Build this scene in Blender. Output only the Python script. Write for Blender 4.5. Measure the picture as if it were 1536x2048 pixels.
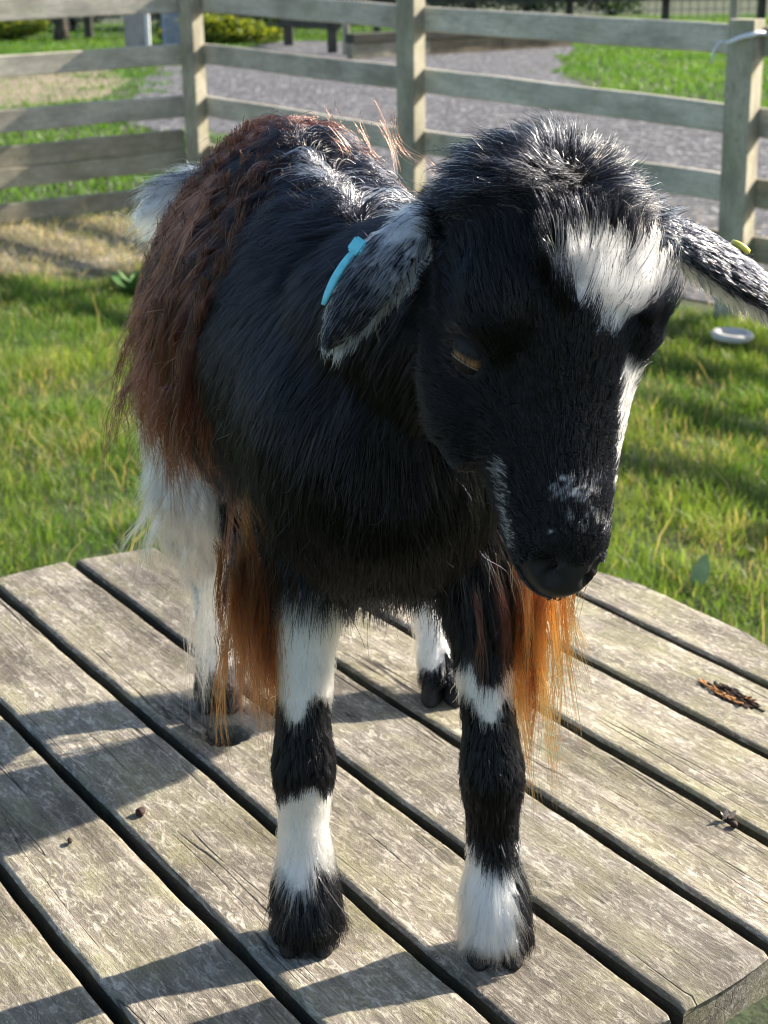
import bpy, bmesh, math, random
import numpy as np
from mathutils import Vector, Matrix, kdtree
from mathutils.bvhtree import BVHTree

rnd = random.Random(7)
rng = np.random.default_rng(11)
scene = bpy.context.scene
for o in list(bpy.data.objects):
    bpy.data.objects.remove(o)
COL = scene.collection

# ------------------------------------------------------------------ camera, sky, sun, exposure
TOP = 0.72                                   # height of the table top above the ground
CAM_H = TOP + 0.677
PITCH, ROLL = 0.33028, 0.014798
cam_d = bpy.data.cameras.new("camera")
cam = bpy.data.objects.new("camera", cam_d)
COL.objects.link(cam)
cp, sp, cr, sr = math.cos(PITCH), math.sin(PITCH), math.cos(ROLL), math.sin(ROLL)
r0, u0, f0 = Vector((1, 0, 0)), Vector((0, sp, cp)), Vector((0, cp, -sp))
ax, ay, az = cr * r0 - sr * u0, sr * r0 + cr * u0, -f0
m = Matrix.Identity(4)
for i in range(3):
    m[i][0], m[i][1], m[i][2] = ax[i], ay[i], az[i]
m[0][3], m[1][3], m[2][3] = 0, 0, CAM_H
cam.matrix_world = m
cam_d.sensor_fit = 'VERTICAL'
cam_d.sensor_height = 24.0
cam_d.lens = 24.0 * 3300 / 2048
cam_d.clip_start = 0.05
cam_d.clip_end = 500
cam_d.dof.use_dof = True
cam_d.dof.focus_distance = 0.99
cam_d.dof.aperture_fstop = 13.0
scene.camera = cam

SUN_EL, SUN_AZ = math.radians(29), math.radians(61)   # azimuth from +Y towards +X
world = bpy.data.worlds.new("World")
scene.world = world
world.use_nodes = True
wn = world.node_tree
sky = wn.nodes.new("ShaderNodeTexSky")
sky.sky_type = 'NISHITA'
sky.sun_disc = False
sky.sun_elevation = SUN_EL
sky.sun_rotation = SUN_AZ
wn.links.new(sky.outputs[0], wn.nodes["Background"].inputs[0])
wn.nodes["Background"].inputs[1].default_value = 0.085
sd = bpy.data.lights.new("sun", 'SUN')
sd.energy = 5.0
sd.angle = math.radians(0.6)
sd.color = (1.0, 0.90, 0.76)
sun = bpy.data.objects.new("sun", sd)
COL.objects.link(sun)
sdir = Vector((math.sin(SUN_AZ) * math.cos(SUN_EL), math.cos(SUN_AZ) * math.cos(SUN_EL), math.sin(SUN_EL)))
sun.rotation_euler = sdir.to_track_quat('Z', 'Y').to_euler()
sun.location = (6, 4, 6)
vs = scene.view_settings
vs.view_transform = 'Standard'
vs.look = 'None'
vs.gamma = 1.0
vs.use_curve_mapping = False
vs.exposure = 1.55
scene.cycles.use_denoising = True
scene.cycles.denoiser = 'OPENIMAGEDENOISE'
scene.cycles.denoising_prefilter = 'ACCURATE'
scene.cycles.filter_width = 1.0
scene.cycles.max_bounces = 10
scene.cycles.transmission_bounces = 8
scene.cycles.glossy_bounces = 4
scene.cycles.diffuse_bounces = 3
scene.cycles.transparent_max_bounces = 8

# ------------------------------------------------------------------ helpers
def tag(o, label=None, cat=None, group=None, kind=None):
    if label: o["label"] = label
    if cat: o["category"] = cat
    if group: o["group"] = group
    if kind: o["kind"] = kind
    return o

def empty(name, loc, label=None, cat=None, group=None, rz=0):
    o = bpy.data.objects.new(name, None)
    o.empty_display_size = 0.1
    COL.objects.link(o)
    o.location = loc
    o.rotation_euler = (0, 0, rz)
    return tag(o, label, cat, group)

def link(name, data, mat=None, parent=None, loc=(0, 0, 0), smooth=False):
    o = bpy.data.objects.new(name, data)
    COL.objects.link(o)
    if mat is not None and not data.materials:
        data.materials.append(mat)
    o.location = loc
    if parent is not None:
        o.parent = parent
    if smooth:
        for p in data.polygons: p.use_smooth = True
    return o

def mesh_of(name, verts, faces):
    me = bpy.data.meshes.new(name)
    me.from_pydata([tuple(map(float, v)) for v in verts], [], [tuple(f) for f in faces])
    me.update()
    return me

def np_mesh(name, V, F):
    """V (n,3) array, F (m,k) array with constant k"""
    me = bpy.data.meshes.new(name)
    n, (mm, k) = len(V), F.shape
    me.vertices.add(n); me.vertices.foreach_set("co", V.astype(np.float32).ravel())
    me.loops.add(mm * k); me.loops.foreach_set("vertex_index", F.astype(np.int32).ravel())
    me.polygons.add(mm)
    me.polygons.foreach_set("loop_start", np.arange(0, mm * k, k, dtype=np.int32))
    me.polygons.foreach_set("loop_total", np.full(mm, k, dtype=np.int32))
    me.update(calc_edges=True)
    return me

def set_col(me, name, C):
    a = me.attributes.new(name, 'FLOAT_COLOR', 'POINT')
    C4 = np.ones((len(C), 4), np.float32); C4[:, :3] = C
    a.data.foreach_set("color", C4.ravel())

class N:
    """small node-tree helper"""
    def __init__(self, name):
        self.m = bpy.data.materials.new(name); self.m.use_nodes = True
        self.t = self.m.node_tree; self.b = self.t.nodes["Principled BSDF"]; self.out = self.t.nodes["Material Output"]
    def n(self, typ, **kw):
        x = self.t.nodes.new("ShaderNode" + typ)
        for k, v in kw.items():
            if k.startswith("i_"):
                key = k[2:]; key = int(key) if key.isdigit() else key.replace("_", " ")
                x.inputs[key].default_value = v
            else: setattr(x, k, v)
        return x
    def l(self, a, b): self.t.links.new(a, b)
    def noise(self, vec, scale, detail=4, rough=.55, dist=0):
        x = self.n("TexNoise"); x.inputs["Scale"].default_value = scale; x.inputs["Detail"].default_value = detail
        x.inputs["Roughness"].default_value = rough; x.inputs["Distortion"].default_value = dist
        if vec is not None: self.l(vec, x.inputs["Vector"])
        return x.outputs["Fac"]
    def ramp(self, fac, stops):
        x = self.n("ValToRGB"); e = x.color_ramp.elements
        while len(e) < len(stops): e.new(0.5)
        for el, (p, c) in zip(e, stops):
            el.position = p; el.color = (*c, 1) if len(c) == 3 else c
        self.l(fac, x.inputs[0]); return x.outputs[0]
    def mix(self, fac, a, b, mode='MIX'):
        x = self.n("MixRGB", blend_type=mode)
        for s, v in ((0, fac), (1, a), (2, b)):
            if hasattr(v, "is_linked") or hasattr(v, "links"): self.l(v, x.inputs[s])
            else: x.inputs[s].default_value = v if s == 0 else (*v, 1)
        return x.outputs[0]
    def mapping(self, vec, scale=(1, 1, 1), loc=None):
        x = self.n("Mapping"); x.inputs["Scale"].default_value = scale
        self.l(vec, x.inputs["Vector"])
        if loc is not None: self.l(loc, x.inputs["Location"])
        return x.outputs[0]
    def bump(self, h, strength=.4, dist=.002):
        x = self.n("Bump"); x.inputs["Strength"].default_value = strength; x.inputs["Distance"].default_value = dist
        self.l(h, x.inputs["Height"]); self.l(x.outputs[0], self.b.inputs["Normal"]); return x

def bw(v): return (v, v, v)

def wood(name, dark, mid, light, lichen=(.3, .29, .1), lich_amt=.5, scale=1.0, spec_amt=.5, knots=False, rough=.85):
    """weathered timber; grain runs along the object's local X"""
    k = N(name)
    tc = k.n("TexCoord"); oi = k.n("ObjectInfo")
    off = k.n("VectorMath", operation='SCALE'); off.inputs[0].default_value = (37, 17, 11)
    k.l(oi.outputs["Random"], off.inputs["Scale"])
    P = k.mapping(tc.outputs["Object"], (1, 1, 1), off.outputs[0])
    g1 = k.noise(k.mapping(P, (1.6 * scale, 34 * scale, 34 * scale)), 3.0, 6, .62, .35)
    g2 = k.noise(k.mapping(P, (9 * scale, 160 * scale, 160 * scale)), 3.0, 4, .6, .2)
    blot = k.noise(k.mapping(P, (1, 1.8, 1.8)), 7 * scale, 5, .6)
    speck = k.noise(k.mapping(P, (1, 2.6, 2.6)), 130 * scale, 3, .6, .5)
    speck2 = k.noise(k.mapping(P, (1, 1.6, 1.6)), 42 * scale, 4, .65, .8)
    c = k.ramp(g1, [(.28, dark), (.47, mid), (.62, mid), (.8, light)])
    c = k.mix(k.ramp(g2, [(.35, bw(.0)), (.62, bw(.6))]), c, tuple(x * .45 for x in mid))
    c = k.mix(k.ramp(blot, [(.42, bw(0)), (.68, bw(.75))]), c, tuple(x * .55 for x in dark))
    lich = k.mix(1.0, k.ramp(k.noise(k.mapping(P, (1, 1.5, 1.5), None), 11 * scale, 5, .65), [(.46, bw(0)), (.66, bw(1))]),
                 k.ramp(speck2, [(.40, bw(0)), (.58, bw(1))]), 'MULTIPLY')
    ls = k.mix(1.0, lich, bw(lich_amt), 'MULTIPLY')
    c = k.mix(ls, c, lichen)
    sp_ = k.mix(1.0, k.ramp(speck, [(.52, bw(0)), (.60, bw(1))]), k.ramp(blot, [(.35, bw(1)), (.62, bw(.25))]), 'MULTIPLY')
    c = k.mix(k.mix(1.0, sp_, bw(spec_amt), 'MULTIPLY'), c, light)
    dk = k.ramp(k.noise(k.mapping(P, (1, 2.2, 2.2)), 75 * scale, 3, .7), [(.28, bw(.75)), (.42, bw(0))])
    c = k.mix(dk, c, tuple(x * .4 for x in dark))
    v = k.mix(oi.outputs["Random"], bw(.82), bw(1.12)); c = k.mix(1.0, c, v, 'MULTIPLY')
    k.l(c, k.b.inputs["Base Color"]); k.b.inputs["Roughness"].default_value = rough
    k.b.inputs["Specular IOR Level"].default_value = .3
    h = k.mix(.5, k.mix(.5, g1, g2), k.mix(.5, speck, speck2))
    k.bump(h, .75, .0035)
    return k.m

def flat(name, col, rough=.7, spec=.3, var=0, nscale=20, bump=0):
    k = N(name)
    k.b.inputs["Roughness"].default_value = rough; k.b.inputs["Specular IOR Level"].default_value = spec
    if var:
        tc = k.n("TexCoord"); nz = k.noise(tc.outputs["Object"], nscale, 5, .6)
        c = k.ramp(nz, [(.3, tuple(x * (1 - var) for x in col)), (.7, tuple(min(1, x * (1 + var)) for x in col))])
        k.l(c, k.b.inputs["Base Color"])
        if bump: k.bump(nz, bump, .004)
    else: k.b.inputs["Base Color"].default_value = (*col, 1)
    return k.m

def attr_mat(name, attr="col", rough=.6, transl=0.0, spec=.3):
    k = N(name); a = k.n("Attribute", attribute_name=attr)
    k.l(a.outputs["Color"], k.b.inputs["Base Color"]); k.b.inputs["Roughness"].default_value = rough
    k.b.inputs["Specular IOR Level"].default_value = spec
    if transl:
        t = k.n("BsdfTranslucent"); k.l(k.mix(1.0, a.outputs["Color"], (1.5, 1.35, .6), 'MULTIPLY'), t.inputs[0])
        mx = k.n("MixShader"); mx.inputs[0].default_value = transl
        k.l(k.b.outputs[0], mx.inputs[1]); k.l(t.outputs[0], mx.inputs[2]); k.l(mx.outputs[0], k.out.inputs[0])
    return k.m

# ------------------------------------------------------------------ ground
def ground_mat():
    k = N("turf_soil"); tc = k.n("TexCoord")
    n1 = k.noise(tc.outputs["Object"], 1.3, 6, .65); n2 = k.noise(tc.outputs["Object"], 38, 5, .7)
    c = k.ramp(n1, [(.3, (.035, .05, .016)), (.5, (.045, .075, .02)), (.7, (.08, .085, .035))])
    c = k.mix(k.ramp(n2, [(.35, bw(.75)), (.65, bw(0))]), c, (.03, .028, .014))
    k.l(c, k.b.inputs["Base Color"]); k.b.inputs["Roughness"].default_value = .95; k.bump(n2, .8, .03)
    return k.m
def gravel_mat():
    k = N("crushed_stone"); tc = k.n("TexCoord")
    v = k.n("TexVoronoi"); v.inputs["Scale"].default_value = 22; k.l(tc.outputs["Object"], v.inputs["Vector"])
    n1 = k.noise(tc.outputs["Object"], 3.2, 6, .7); n2 = k.noise(tc.outputs["Object"], 24, 5, .75)
    sep = k.n("SeparateColor"); k.l(v.outputs["Color"], sep.inputs[0])
    c = k.ramp(sep.outputs[0], [(.0, (.025, .026, .032)), (.45, (.075, .076, .09)), (.8, (.14, .14, .155)), (1, (.40, .40, .40))])
    c = k.mix(k.ramp(n1, [(.38, bw(0)), (.7, bw(.7))]), c, (.07, .066, .066))
    c = k.mix(k.ramp(n2, [(.36, bw(.9)), (.56, bw(0))]), c, (.03, .03, .04))
    k.l(c, k.b.inputs["Base Color"]); k.b.inputs["Roughness"].default_value = .9
    k.bump(k.mix(.5, v.outputs["Distance"], n2), 1.0, .03); return k.m
def earth_mat():
    k = N("dry_earth"); tc = k.n("TexCoord")
    n1 = k.noise(tc.outputs["Object"], 2.0, 6, .7); n2 = k.noise(tc.outputs["Object"], 17, 5, .7)
    c = k.ramp(n1, [(.3, (.16, .12, .085)), (.5, (.24, .19, .13)), (.7, (.36, .27, .19))])
    c = k.mix(k.ramp(n2, [(.45, bw(0)), (.65, bw(.6))]), c, (.09, .10, .045))
    k.l(c, k.b.inputs["Base Color"]); k.b.inputs["Roughness"].default_value = .95; k.bump(n2, .8, .03); return k.m

def sheet(name, poly, z, mat, kind="structure"):
    V = np.array([(x, y, z) for x, y in poly]); me = mesh_of(name, V, [list(range(len(poly)))])
    return tag(link(name, me, mat), kind=kind)

g = sheet("ground", [(-150, -80), (150, -80), (150, 260), (-150, 260)], 0, ground_mat())
PATH = [(-2.15, 14.4), (-1.25, 12.6), (-.98, 9.9), (.22, 7.95), (1.45, 6.5), (3.6, 4.0), (9, 5), (6.5, 10.5), (3.5, 14.0), (2.9, 14.9), (2.25, 16.3),
        (2.05, 18.5), (2.3, 21.5), (2.9, 24.6), (1, 26), (-1.4, 27), (-2.6, 24), (-2.7, 20), (-2.4, 16.5)]
sheet("gravel_path", PATH, .006, gravel_mat())
sheet("bare_earth", [(-9, 16.2), (-3.4, 16.0), (-2.75, 16.8), (-2.8, 19.5), (-3.4, 21.2), (-9, 22.0)], .004, earth_mat())

# fence foot positions (ground)
P1, P2, P3 = np.array((-1.02, 9.485)), np.array((.15, 7.80)), np.array((1.364, 6.32))
PL = np.array((-2.75, 8.27)); PR = np.array((2.65, 4.75))

def in_poly(pts, poly):
    x, y = pts[:, 0], pts[:, 1]; ins = np.zeros(len(pts), bool); n = len(poly); j = n - 1
    for i in range(n):
        xi, yi = poly[i]; xj, yj = poly[j]
        c = ((yi > y) != (yj > y)) & (x < (xj - xi) * (y - yi) / (yj - yi + 1e-12) + xi)
        ins ^= c; j = i
    return ins

def vnoise(p, s, seed=0):
    """cheap smooth 2-d value noise 0..1"""
    q = p[:, :2] * s + seed * 17.3
    i = np.floor(q).astype(int); f = q - i; f = f * f * (3 - 2 * f)
    def h(a, b): return np.modf(np.abs(np.sin(a * 127.1 + b * 311.7 + seed * 5.1) * 43758.5453))[0]
    a, b, c, d = h(i[:, 0], i[:, 1]), h(i[:, 0] + 1, i[:, 1]), h(i[:, 0], i[:, 1] + 1), h(i[:, 0] + 1, i[:, 1] + 1)
    return (a * (1 - f[:, 0]) + b * f[:, 0]) * (1 - f[:, 1]) + (c * (1 - f[:, 0]) + d * f[:, 0]) * f[:, 1]

def blades(name, roots, height, width, lean, C, mat, label, cat, tipc=1.35, z0=0.0):
    n = len(roots); az = rng.uniform(0, 2 * np.pi, n); la = rng.uniform(0, 2 * np.pi, n)
    side = np.stack([np.cos(az), np.sin(az), np.zeros(n)], 1) * (width * .5)[:, None]
    ln = np.stack([np.cos(la), np.sin(la), np.zeros(n)], 1) * (lean * height)[:, None]
    base = np.concatenate([roots, np.full((n, 1), z0)], 1)
    up = np.stack([np.zeros(n), np.zeros(n), height], 1)
    droop = np.clip(1 - .35 * lean ** 2, .15, 1)[:, None]
    p1 = base + up * .5 * droop + ln * .28; p2 = base + up * droop + ln
    V = np.stack([base - side, base + side, p1 + side * .8, p1 - side * .8, p2], 1).reshape(-1, 3)
    o = (np.arange(n) * 5)[:, None]
    F = np.concatenate([o + np.array([[0, 1, 2]]), o + np.array([[0, 2, 3]]), o + np.array([[3, 2, 4]])])
    me = np_mesh(name, V, F)
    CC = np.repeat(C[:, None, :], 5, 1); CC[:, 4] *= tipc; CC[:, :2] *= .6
    set_col(me, "col", np.clip(CC.reshape(-1, 3), 0, 1))
    return tag(link(name, me, mat), label, cat, kind="stuff")

grass_m = attr_mat("grass_blade", rough=.45, transl=.5, spec=.35)
def scatter(n, x0, x1, y0, y1): return np.stack([rng.uniform(x0, x1, n), rng.uniform(y0, y1, n)], 1)

# near lawn inside the paddock
PEN = [tuple(PL + (PL - P1) * 2), tuple(PL), tuple(P1), tuple(P3), tuple(PR), tuple(PR + (PR - P3) * 1.5), (4, .5), (-9, .5)]
STRAW = [(-3.2, 8.6), (-2.3, 8.75), (-1.2, 9.35), (-.7, 8.9), (-.9, 7.8), (-1.25, 7.25), (-1.9, 7.45), (-3.2, 7.3)]
y = np.sqrt(rng.uniform(2.4 ** 2, 9.5 ** 2, 540000)); x = rng.uniform(-.36, .36, len(y)) * y
yo = np.sqrt(rng.uniform(1.2 ** 2, 9.5 ** 2, 210000)); xo = rng.uniform(.36, 1.15, len(yo)) * yo * rng.choice((-1, 1), len(yo))
x, y = np.concatenate([x, xo]), np.concatenate([y, yo])
R_ = np.stack([x, y], 1)
inside = in_poly(R_, PEN)
cl = vnoise(R_, 5.5, 1) * .6 + vnoise(R_, 14, 2) * .4
keep = inside & (rng.uniform(0, 1, len(R_)) < .32 + .8 * cl) & (~in_poly(R_, STRAW) | (rng.uniform(0, 1, len(R_)) < .10))
R_ = R_[keep]; cl = cl[keep]; n = len(R_)
hgt = (.022 + .055 * cl ** 1.3) * rng.uniform(.5, 1.5, n)
tint = vnoise(R_, 2.2, 5)[:, None]; u = rng.uniform(0, 1, (n, 1))
C = (1 - tint) * np.array([.095, .20, .03]) + tint ** 1.6 * np.array([.17, .26, .05]); C = C * (.6 + .8 * u)
dry = rng.uniform(0, 1, n) < .08 + .18 * (vnoise(R_, 4, 9) > .62)
C[dry] = np.array([.42, .37, .22]) * rng.uniform(.6, 1.15, (dry.sum(), 1))
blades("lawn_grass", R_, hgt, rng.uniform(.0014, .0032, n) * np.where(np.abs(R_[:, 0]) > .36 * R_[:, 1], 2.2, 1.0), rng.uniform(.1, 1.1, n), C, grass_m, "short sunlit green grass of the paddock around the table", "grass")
# tall dry stalks
st = scatter(900, -3.2, 3.2, 3.0, 8.8); st = st[np.abs(st[:, 0]) < .34 * st[:, 1]]; n = len(st)
blades("dry_stalks", st, rng.uniform(.08, .22, n), rng.uniform(.002, .0035, n), rng.uniform(.1, .9, n),
       np.array([.42, .36, .22]) * rng.uniform(.6, 1.1, (n, 1)), grass_m, "thin dry bleached stalks standing in the paddock grass", "grass")
# straw lying in the corner of the paddock
ss = scatter(42000, -3.2, -.6, 7.1, 9.4); ss = ss[in_poly(ss, STRAW) & (rng.uniform(0, 1, len(ss)) < .35 + vnoise(ss, 6, 3))]; n = len(ss)
blades("straw", ss, rng.uniform(.03, .09, n), rng.uniform(.003, .007, n), rng.uniform(.6, 2.6, n),
       np.array([.42, .385, .345]) * rng.uniform(.5, 1.15, (n, 1)), grass_m, "matted pale dry straw lying along the left paddock fence", "straw", tipc=1.1)
sheet("straw_litter", [(-3.2, 8.45), (-2.3, 8.75), (-1.25, 9.25), (-.8, 8.85), (-1.0, 7.95), (-1.35, 7.5), (-1.9, 7.65), (-3.2, 7.5)], .004,
      flat("straw_litter", (.34, .30, .25), .95, .1, .5, 25, .6))
# far grass outside the fence
y = np.sqrt(rng.uniform(8.9 ** 2, 34 ** 2, 300000)); x = rng.uniform(-.33, .33, len(y)) * y
yo = np.sqrt(rng.uniform(5 ** 2, 30 ** 2, 130000)); xo = rng.uniform(.33, .95, len(yo)) * yo * rng.choice((-1, 1), len(yo))
x, y = np.concatenate([x, xo]), np.concatenate([y, yo])
R_ = np.stack([x, y], 1)
inside = in_poly(R_, PEN)
Rj = R_ + np.stack([vnoise(R_, 1.7, 21) + .6 * vnoise(R_, 6, 22) - .8, vnoise(R_, 1.7, 23) + .6 * vnoise(R_, 6, 24) - .8], 1) * .9
keep = ~inside & (~in_poly(Rj, PATH) | (~in_poly(R_, PATH) & (rng.uniform(0, 1, len(R_)) < .25))) & (rng.uniform(0, 1, len(R_)) < .35 + .8 * vnoise(R_, 2.5, 4))
be = in_poly(Rj, [(-9, 16.2), (-3.4, 16.0), (-2.75, 16.8), (-2.8, 19.5), (-3.4, 21.2), (-9, 22.0)])
keep &= ~be | (rng.uniform(0, 1, len(R_)) < .18)
R_ = R_[keep]; n = len(R_); tint = vnoise(R_, .9, 6)[:, None]
C = ((1 - tint) * np.array([.05, .15, .02]) + tint * np.array([.10, .20, .028])) * rng.uniform(.6, 1.35, (n, 1))
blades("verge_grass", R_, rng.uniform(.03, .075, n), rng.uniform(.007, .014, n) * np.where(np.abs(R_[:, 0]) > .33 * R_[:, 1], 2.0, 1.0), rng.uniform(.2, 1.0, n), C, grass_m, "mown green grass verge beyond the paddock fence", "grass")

# ------------------------------------------------------------------ timber fence
rail_m = wood("rail_timber", (.44, .40, .32), (.66, .60, .49), (.78, .74, .65), (.30, .32, .18), .45, .55, .3)
post_m = wood("post_timber", (.30, .27, .19), (.48, .44, .33), (.60, .56, .45), (.24, .26, .12), .5, .6, .3)
brown_m = wood("kick_board_timber", (.24, .21, .15), (.40, .36, .27), (.50, .46, .37), (.22, .22, .10), .4, .55, .3)

def beam_mesh(name, L, w, h, seg=10, bev=.006, wob=.002):
    """board with local X along its length, bevelled edges, slightly uneven"""
    prof = [(-w / 2 + bev, -h / 2), (w / 2 - bev, -h / 2), (w / 2, -h / 2 + bev), (w / 2, h / 2 - bev),
            (w / 2 - bev, h / 2), (-w / 2 + bev, h / 2), (-w / 2, h / 2 - bev), (-w / 2, -h / 2 + bev)]
    V, F = [], []; k = len(prof)
    for i in range(seg + 1):
        xx = -L / 2 + L * i / seg; dy, dz = rnd.uniform(-wob, wob), rnd.uniform(-wob, wob)
        V += [(xx, a + dy, b + dz) for a, b in prof]
    for i in range(seg):
        for j in range(k):
            F.append((i * k + j, i * k + (j + 1) % k, (i + 1) * k + (j + 1) % k, (i + 1) * k + j))
    F.append(tuple(range(k))[::-1]); F.append(tuple(seg * k + j for j in range(k)))
    return mesh_of(name, V, F)

def place_beam(name, a, b, w, h, mat, parent, bev=.006, wob=.002, roll=0):
    a, b = Vector(a), Vector(b); d = b - a
    o = link(name, beam_mesh(name, d.length, w, h, max(2, int(d.length / .25)), bev, wob), mat)
    o.matrix_world = Matrix.Translation((a + b) / 2) @ d.to_track_quat('X', 'Z').to_matrix().to_4x4() @ Matrix.Rotation(roll, 4, 'X')
    if parent is not None:
        o.parent = parent; o.matrix_parent_inverse = Matrix.Translation(parent.location).inverted()
    return o

def post(parent, p, hgt, w, ang, name="post"):
    o = place_beam(name, (p[0], p[1], -.05), (p[0] + rnd.uniform(-.006, .006), p[1], hgt), w, w, post_m, parent, .007, .0015, ang)
    return o

fR = empty("paddock_fence", (*P2, 0), "grey timber rail fence running from the corner post past the gravel path", "fence")
fL = empty("paddock_fence", (*((P1 + PL) / 2), 0), "grey timber rail fence along the straw, lowest boards set close together", "fence")
dR = (P3 - P1) / np.linalg.norm(P3 - P1); nR = np.array((-dR[1], dR[0])); nR = nR if nR[1] > 0 else -nR
dL = (PL - P1) / np.linalg.norm(PL - P1); nL = np.array((dL[1], -dL[0])); nL = nL if nL[1] > 0 else -nL
angR = math.atan2(dR[1], dR[0])
post(fR, P1, 1.22, .10, -angR); post(fR, P2, 1.26, .10, -angR); p3o = post(fR, P3, 1.125, .105, -angR); post(fR, PR, 1.13, .10, -angR)
post(fL, PL, 1.2, .10, -angR)
# rails at the far side of the posts: heights at each post foot (centre, board height)
def rail_run(parent, pa, pb, nrm, za, zb, h, mat=rail_m, th=.032, ea=.03, eb=.03):
    d = (pb - pa) / np.linalg.norm(pb - pa); off = nrm * (.05 + th / 2 - .004)
    a, b = pa + off - d * ea, pb + off + d * eb
    place_beam("rail", (*a, za), (*b, zb), th, h, mat, parent, .005, .003)
Z1 = [1.125, .845, .565]; Z2 = [1.085, .815, .53]; Z3 = [1.045, .752, .49]; Z4 = [1.01, .72, .46]
for i in range(3):
    rail_run(fR, P1, P2, nR, Z1[i], Z2[i], .108, ea=.0, eb=-.003)
    rail_run(fR, P2, P3, nR, Z2[i], Z3[i], .108, ea=-.003, eb=-.003)
    rail_run(fR, P3, PR, nR, Z3[i], Z4[i], .108, rail_m if i < 2 else brown_m, ea=-.003)
rail_run(fR, P1, P2, nR, .30, .29, .10, brown_m, ea=0, eb=-.003); rail_run(fR, P2, P3, nR, .29, .275, .10, brown_m, ea=-.003, eb=-.003); rail_run(fR, P3, PR, nR, .275, .27, .10, brown_m, ea=-.003)
for z, h, mt in ((1.125, .115, rail_m), (.845, .11, rail_m), (.565, .118, rail_m), (.382, .112, brown_m), (.27, .105, brown_m), (.085, .10, brown_m)):
    rail_run(fL, P1, PL, nL, z, z - .02, h, mt, ea=-.055)
PL2, PR2 = PL + dL * 2.1, PR + dR * 2.0
post(fL, PL2, 1.2, .10, -angR); post(fR, PR2, 1.13, .10, -angR)
for z, h, mt in ((1.105, .115, rail_m), (.825, .11, rail_m), (.545, .118, rail_m), (.362, .112, brown_m), (.25, .105, brown_m), (.075, .10, brown_m)):
    rail_run(fL, PL, PL2, nL, z, z - .01, h, mt, ea=-.035)
for z in Z4 + [.27]: rail_run(fR, PR, PR2, nR, z, z - .01, .105, rail_m, ea=-.035)
# loop of clear cord round the top of the end post
def tube_mesh(name, pts, rad, seg=8, closed=False):
    pts = [Vector(p) for p in pts]; V, F = [], []; n = len(pts)
    rad = rad if hasattr(rad, "__len__") else [rad] * n
    prev = None
    for i, p in enumerate(pts):
        t = (pts[(i + 1) % n] - pts[i - 1]) if closed else (pts[min(i + 1, n - 1)] - pts[max(i - 1, 0)])
        t.normalize()
        a = t.orthogonal() if prev is None else (prev - t * prev.dot(t))
        a.normalize(); prev = a; b = t.cross(a)
        V += [p + (a * math.cos(2 * math.pi * j / seg) + b * math.sin(2 * math.pi * j / seg)) * rad[i] for j in range(seg)]
    for i in range(n if closed else n - 1):
        for j in range(seg):
            a_, b_ = i * seg + j, i * seg + (j + 1) % seg; c_, d_ = ((i + 1) % n) * seg + (j + 1) % seg, ((i + 1) % n) * seg + j
            F.append((a_, b_, c_, d_))
    if not closed:
        F.append(tuple(range(seg))[::-1]); F.append(tuple((n - 1) * seg + j for j in range(seg)))
    return mesh_of(name, V, F)
cord_m = flat("clear_cord", (.75, .76, .78), .25, .6)
pts = []
for k_ in range(20):
    a = 2 * math.pi * k_ / 20; c_, s_ = math.cos(a), math.sin(a); q = max(abs(c_), abs(s_)); e = .0585
    lx, ly = e * c_ / q ** .8, e * s_ / q ** .8
    pts.append((P3[0] + dR[0] * lx - nR[0] * ly, P3[1] + dR[1] * lx - nR[1] * ly, 1.055 + .022 * c_))
cl_ = empty("cord_loop", (P3[0], P3[1], 1.05), "clear plastic cord looped round the top of the end post", "cord")
o = link("loop", tube_mesh("loop", pts, .0095, 8, True), cord_m, cl_, smooth=True); o.matrix_parent_inverse = Matrix.Translation(-cl_.location)
b0 = Vector((P3[0] - dR[0] * .05 - nR[0] * .055, P3[1] - dR[1] * .05 - nR[1] * .055, 1.045))
o = link("loose_end", tube_mesh("loose_end", [b0, b0 + Vector((-.025, 0, .0)), b0 + Vector((-.045, 0, -.03)), b0 + Vector((-.05, 0, -.08))], .0045, 6), cord_m, cl_, smooth=True)
o.matrix_parent_inverse = Matrix.Translation(-cl_.location)

# ------------------------------------------------------------------ things beyond the fence
dark_m = wood("dark_timber", (.05, .048, .04), (.085, .08, .065), (.13, .12, .10), (.09, .09, .05), .4, .5, .2)
pale_m = wood("pale_timber", (.30, .27, .25), (.42, .39, .37), (.52, .50, .48), (.3, .3, .2), .2, .5, .2)
kick2_m = wood("sleeper_timber", (.16, .125, .085), (.27, .21, .14), (.36, .30, .21), (.2, .2, .1), .3, .5, .3)
ge = empty("gate_pillar", (-3.2, 22.8, 0), "broad pale grey pillar with a white edge strip standing on the far grass", "post")
o = place_beam("pillar", (-3.2, 22.8, -.05), (-3.2, 22.8, 1.25), .24, .27, pale_m, ge); o = place_beam("edge_strip", (-3.03, 22.72, -.05), (-3.03, 22.72, 1.2), .06, .06, flat("white_strip", (.72, .72, .72), .5), ge)
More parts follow.
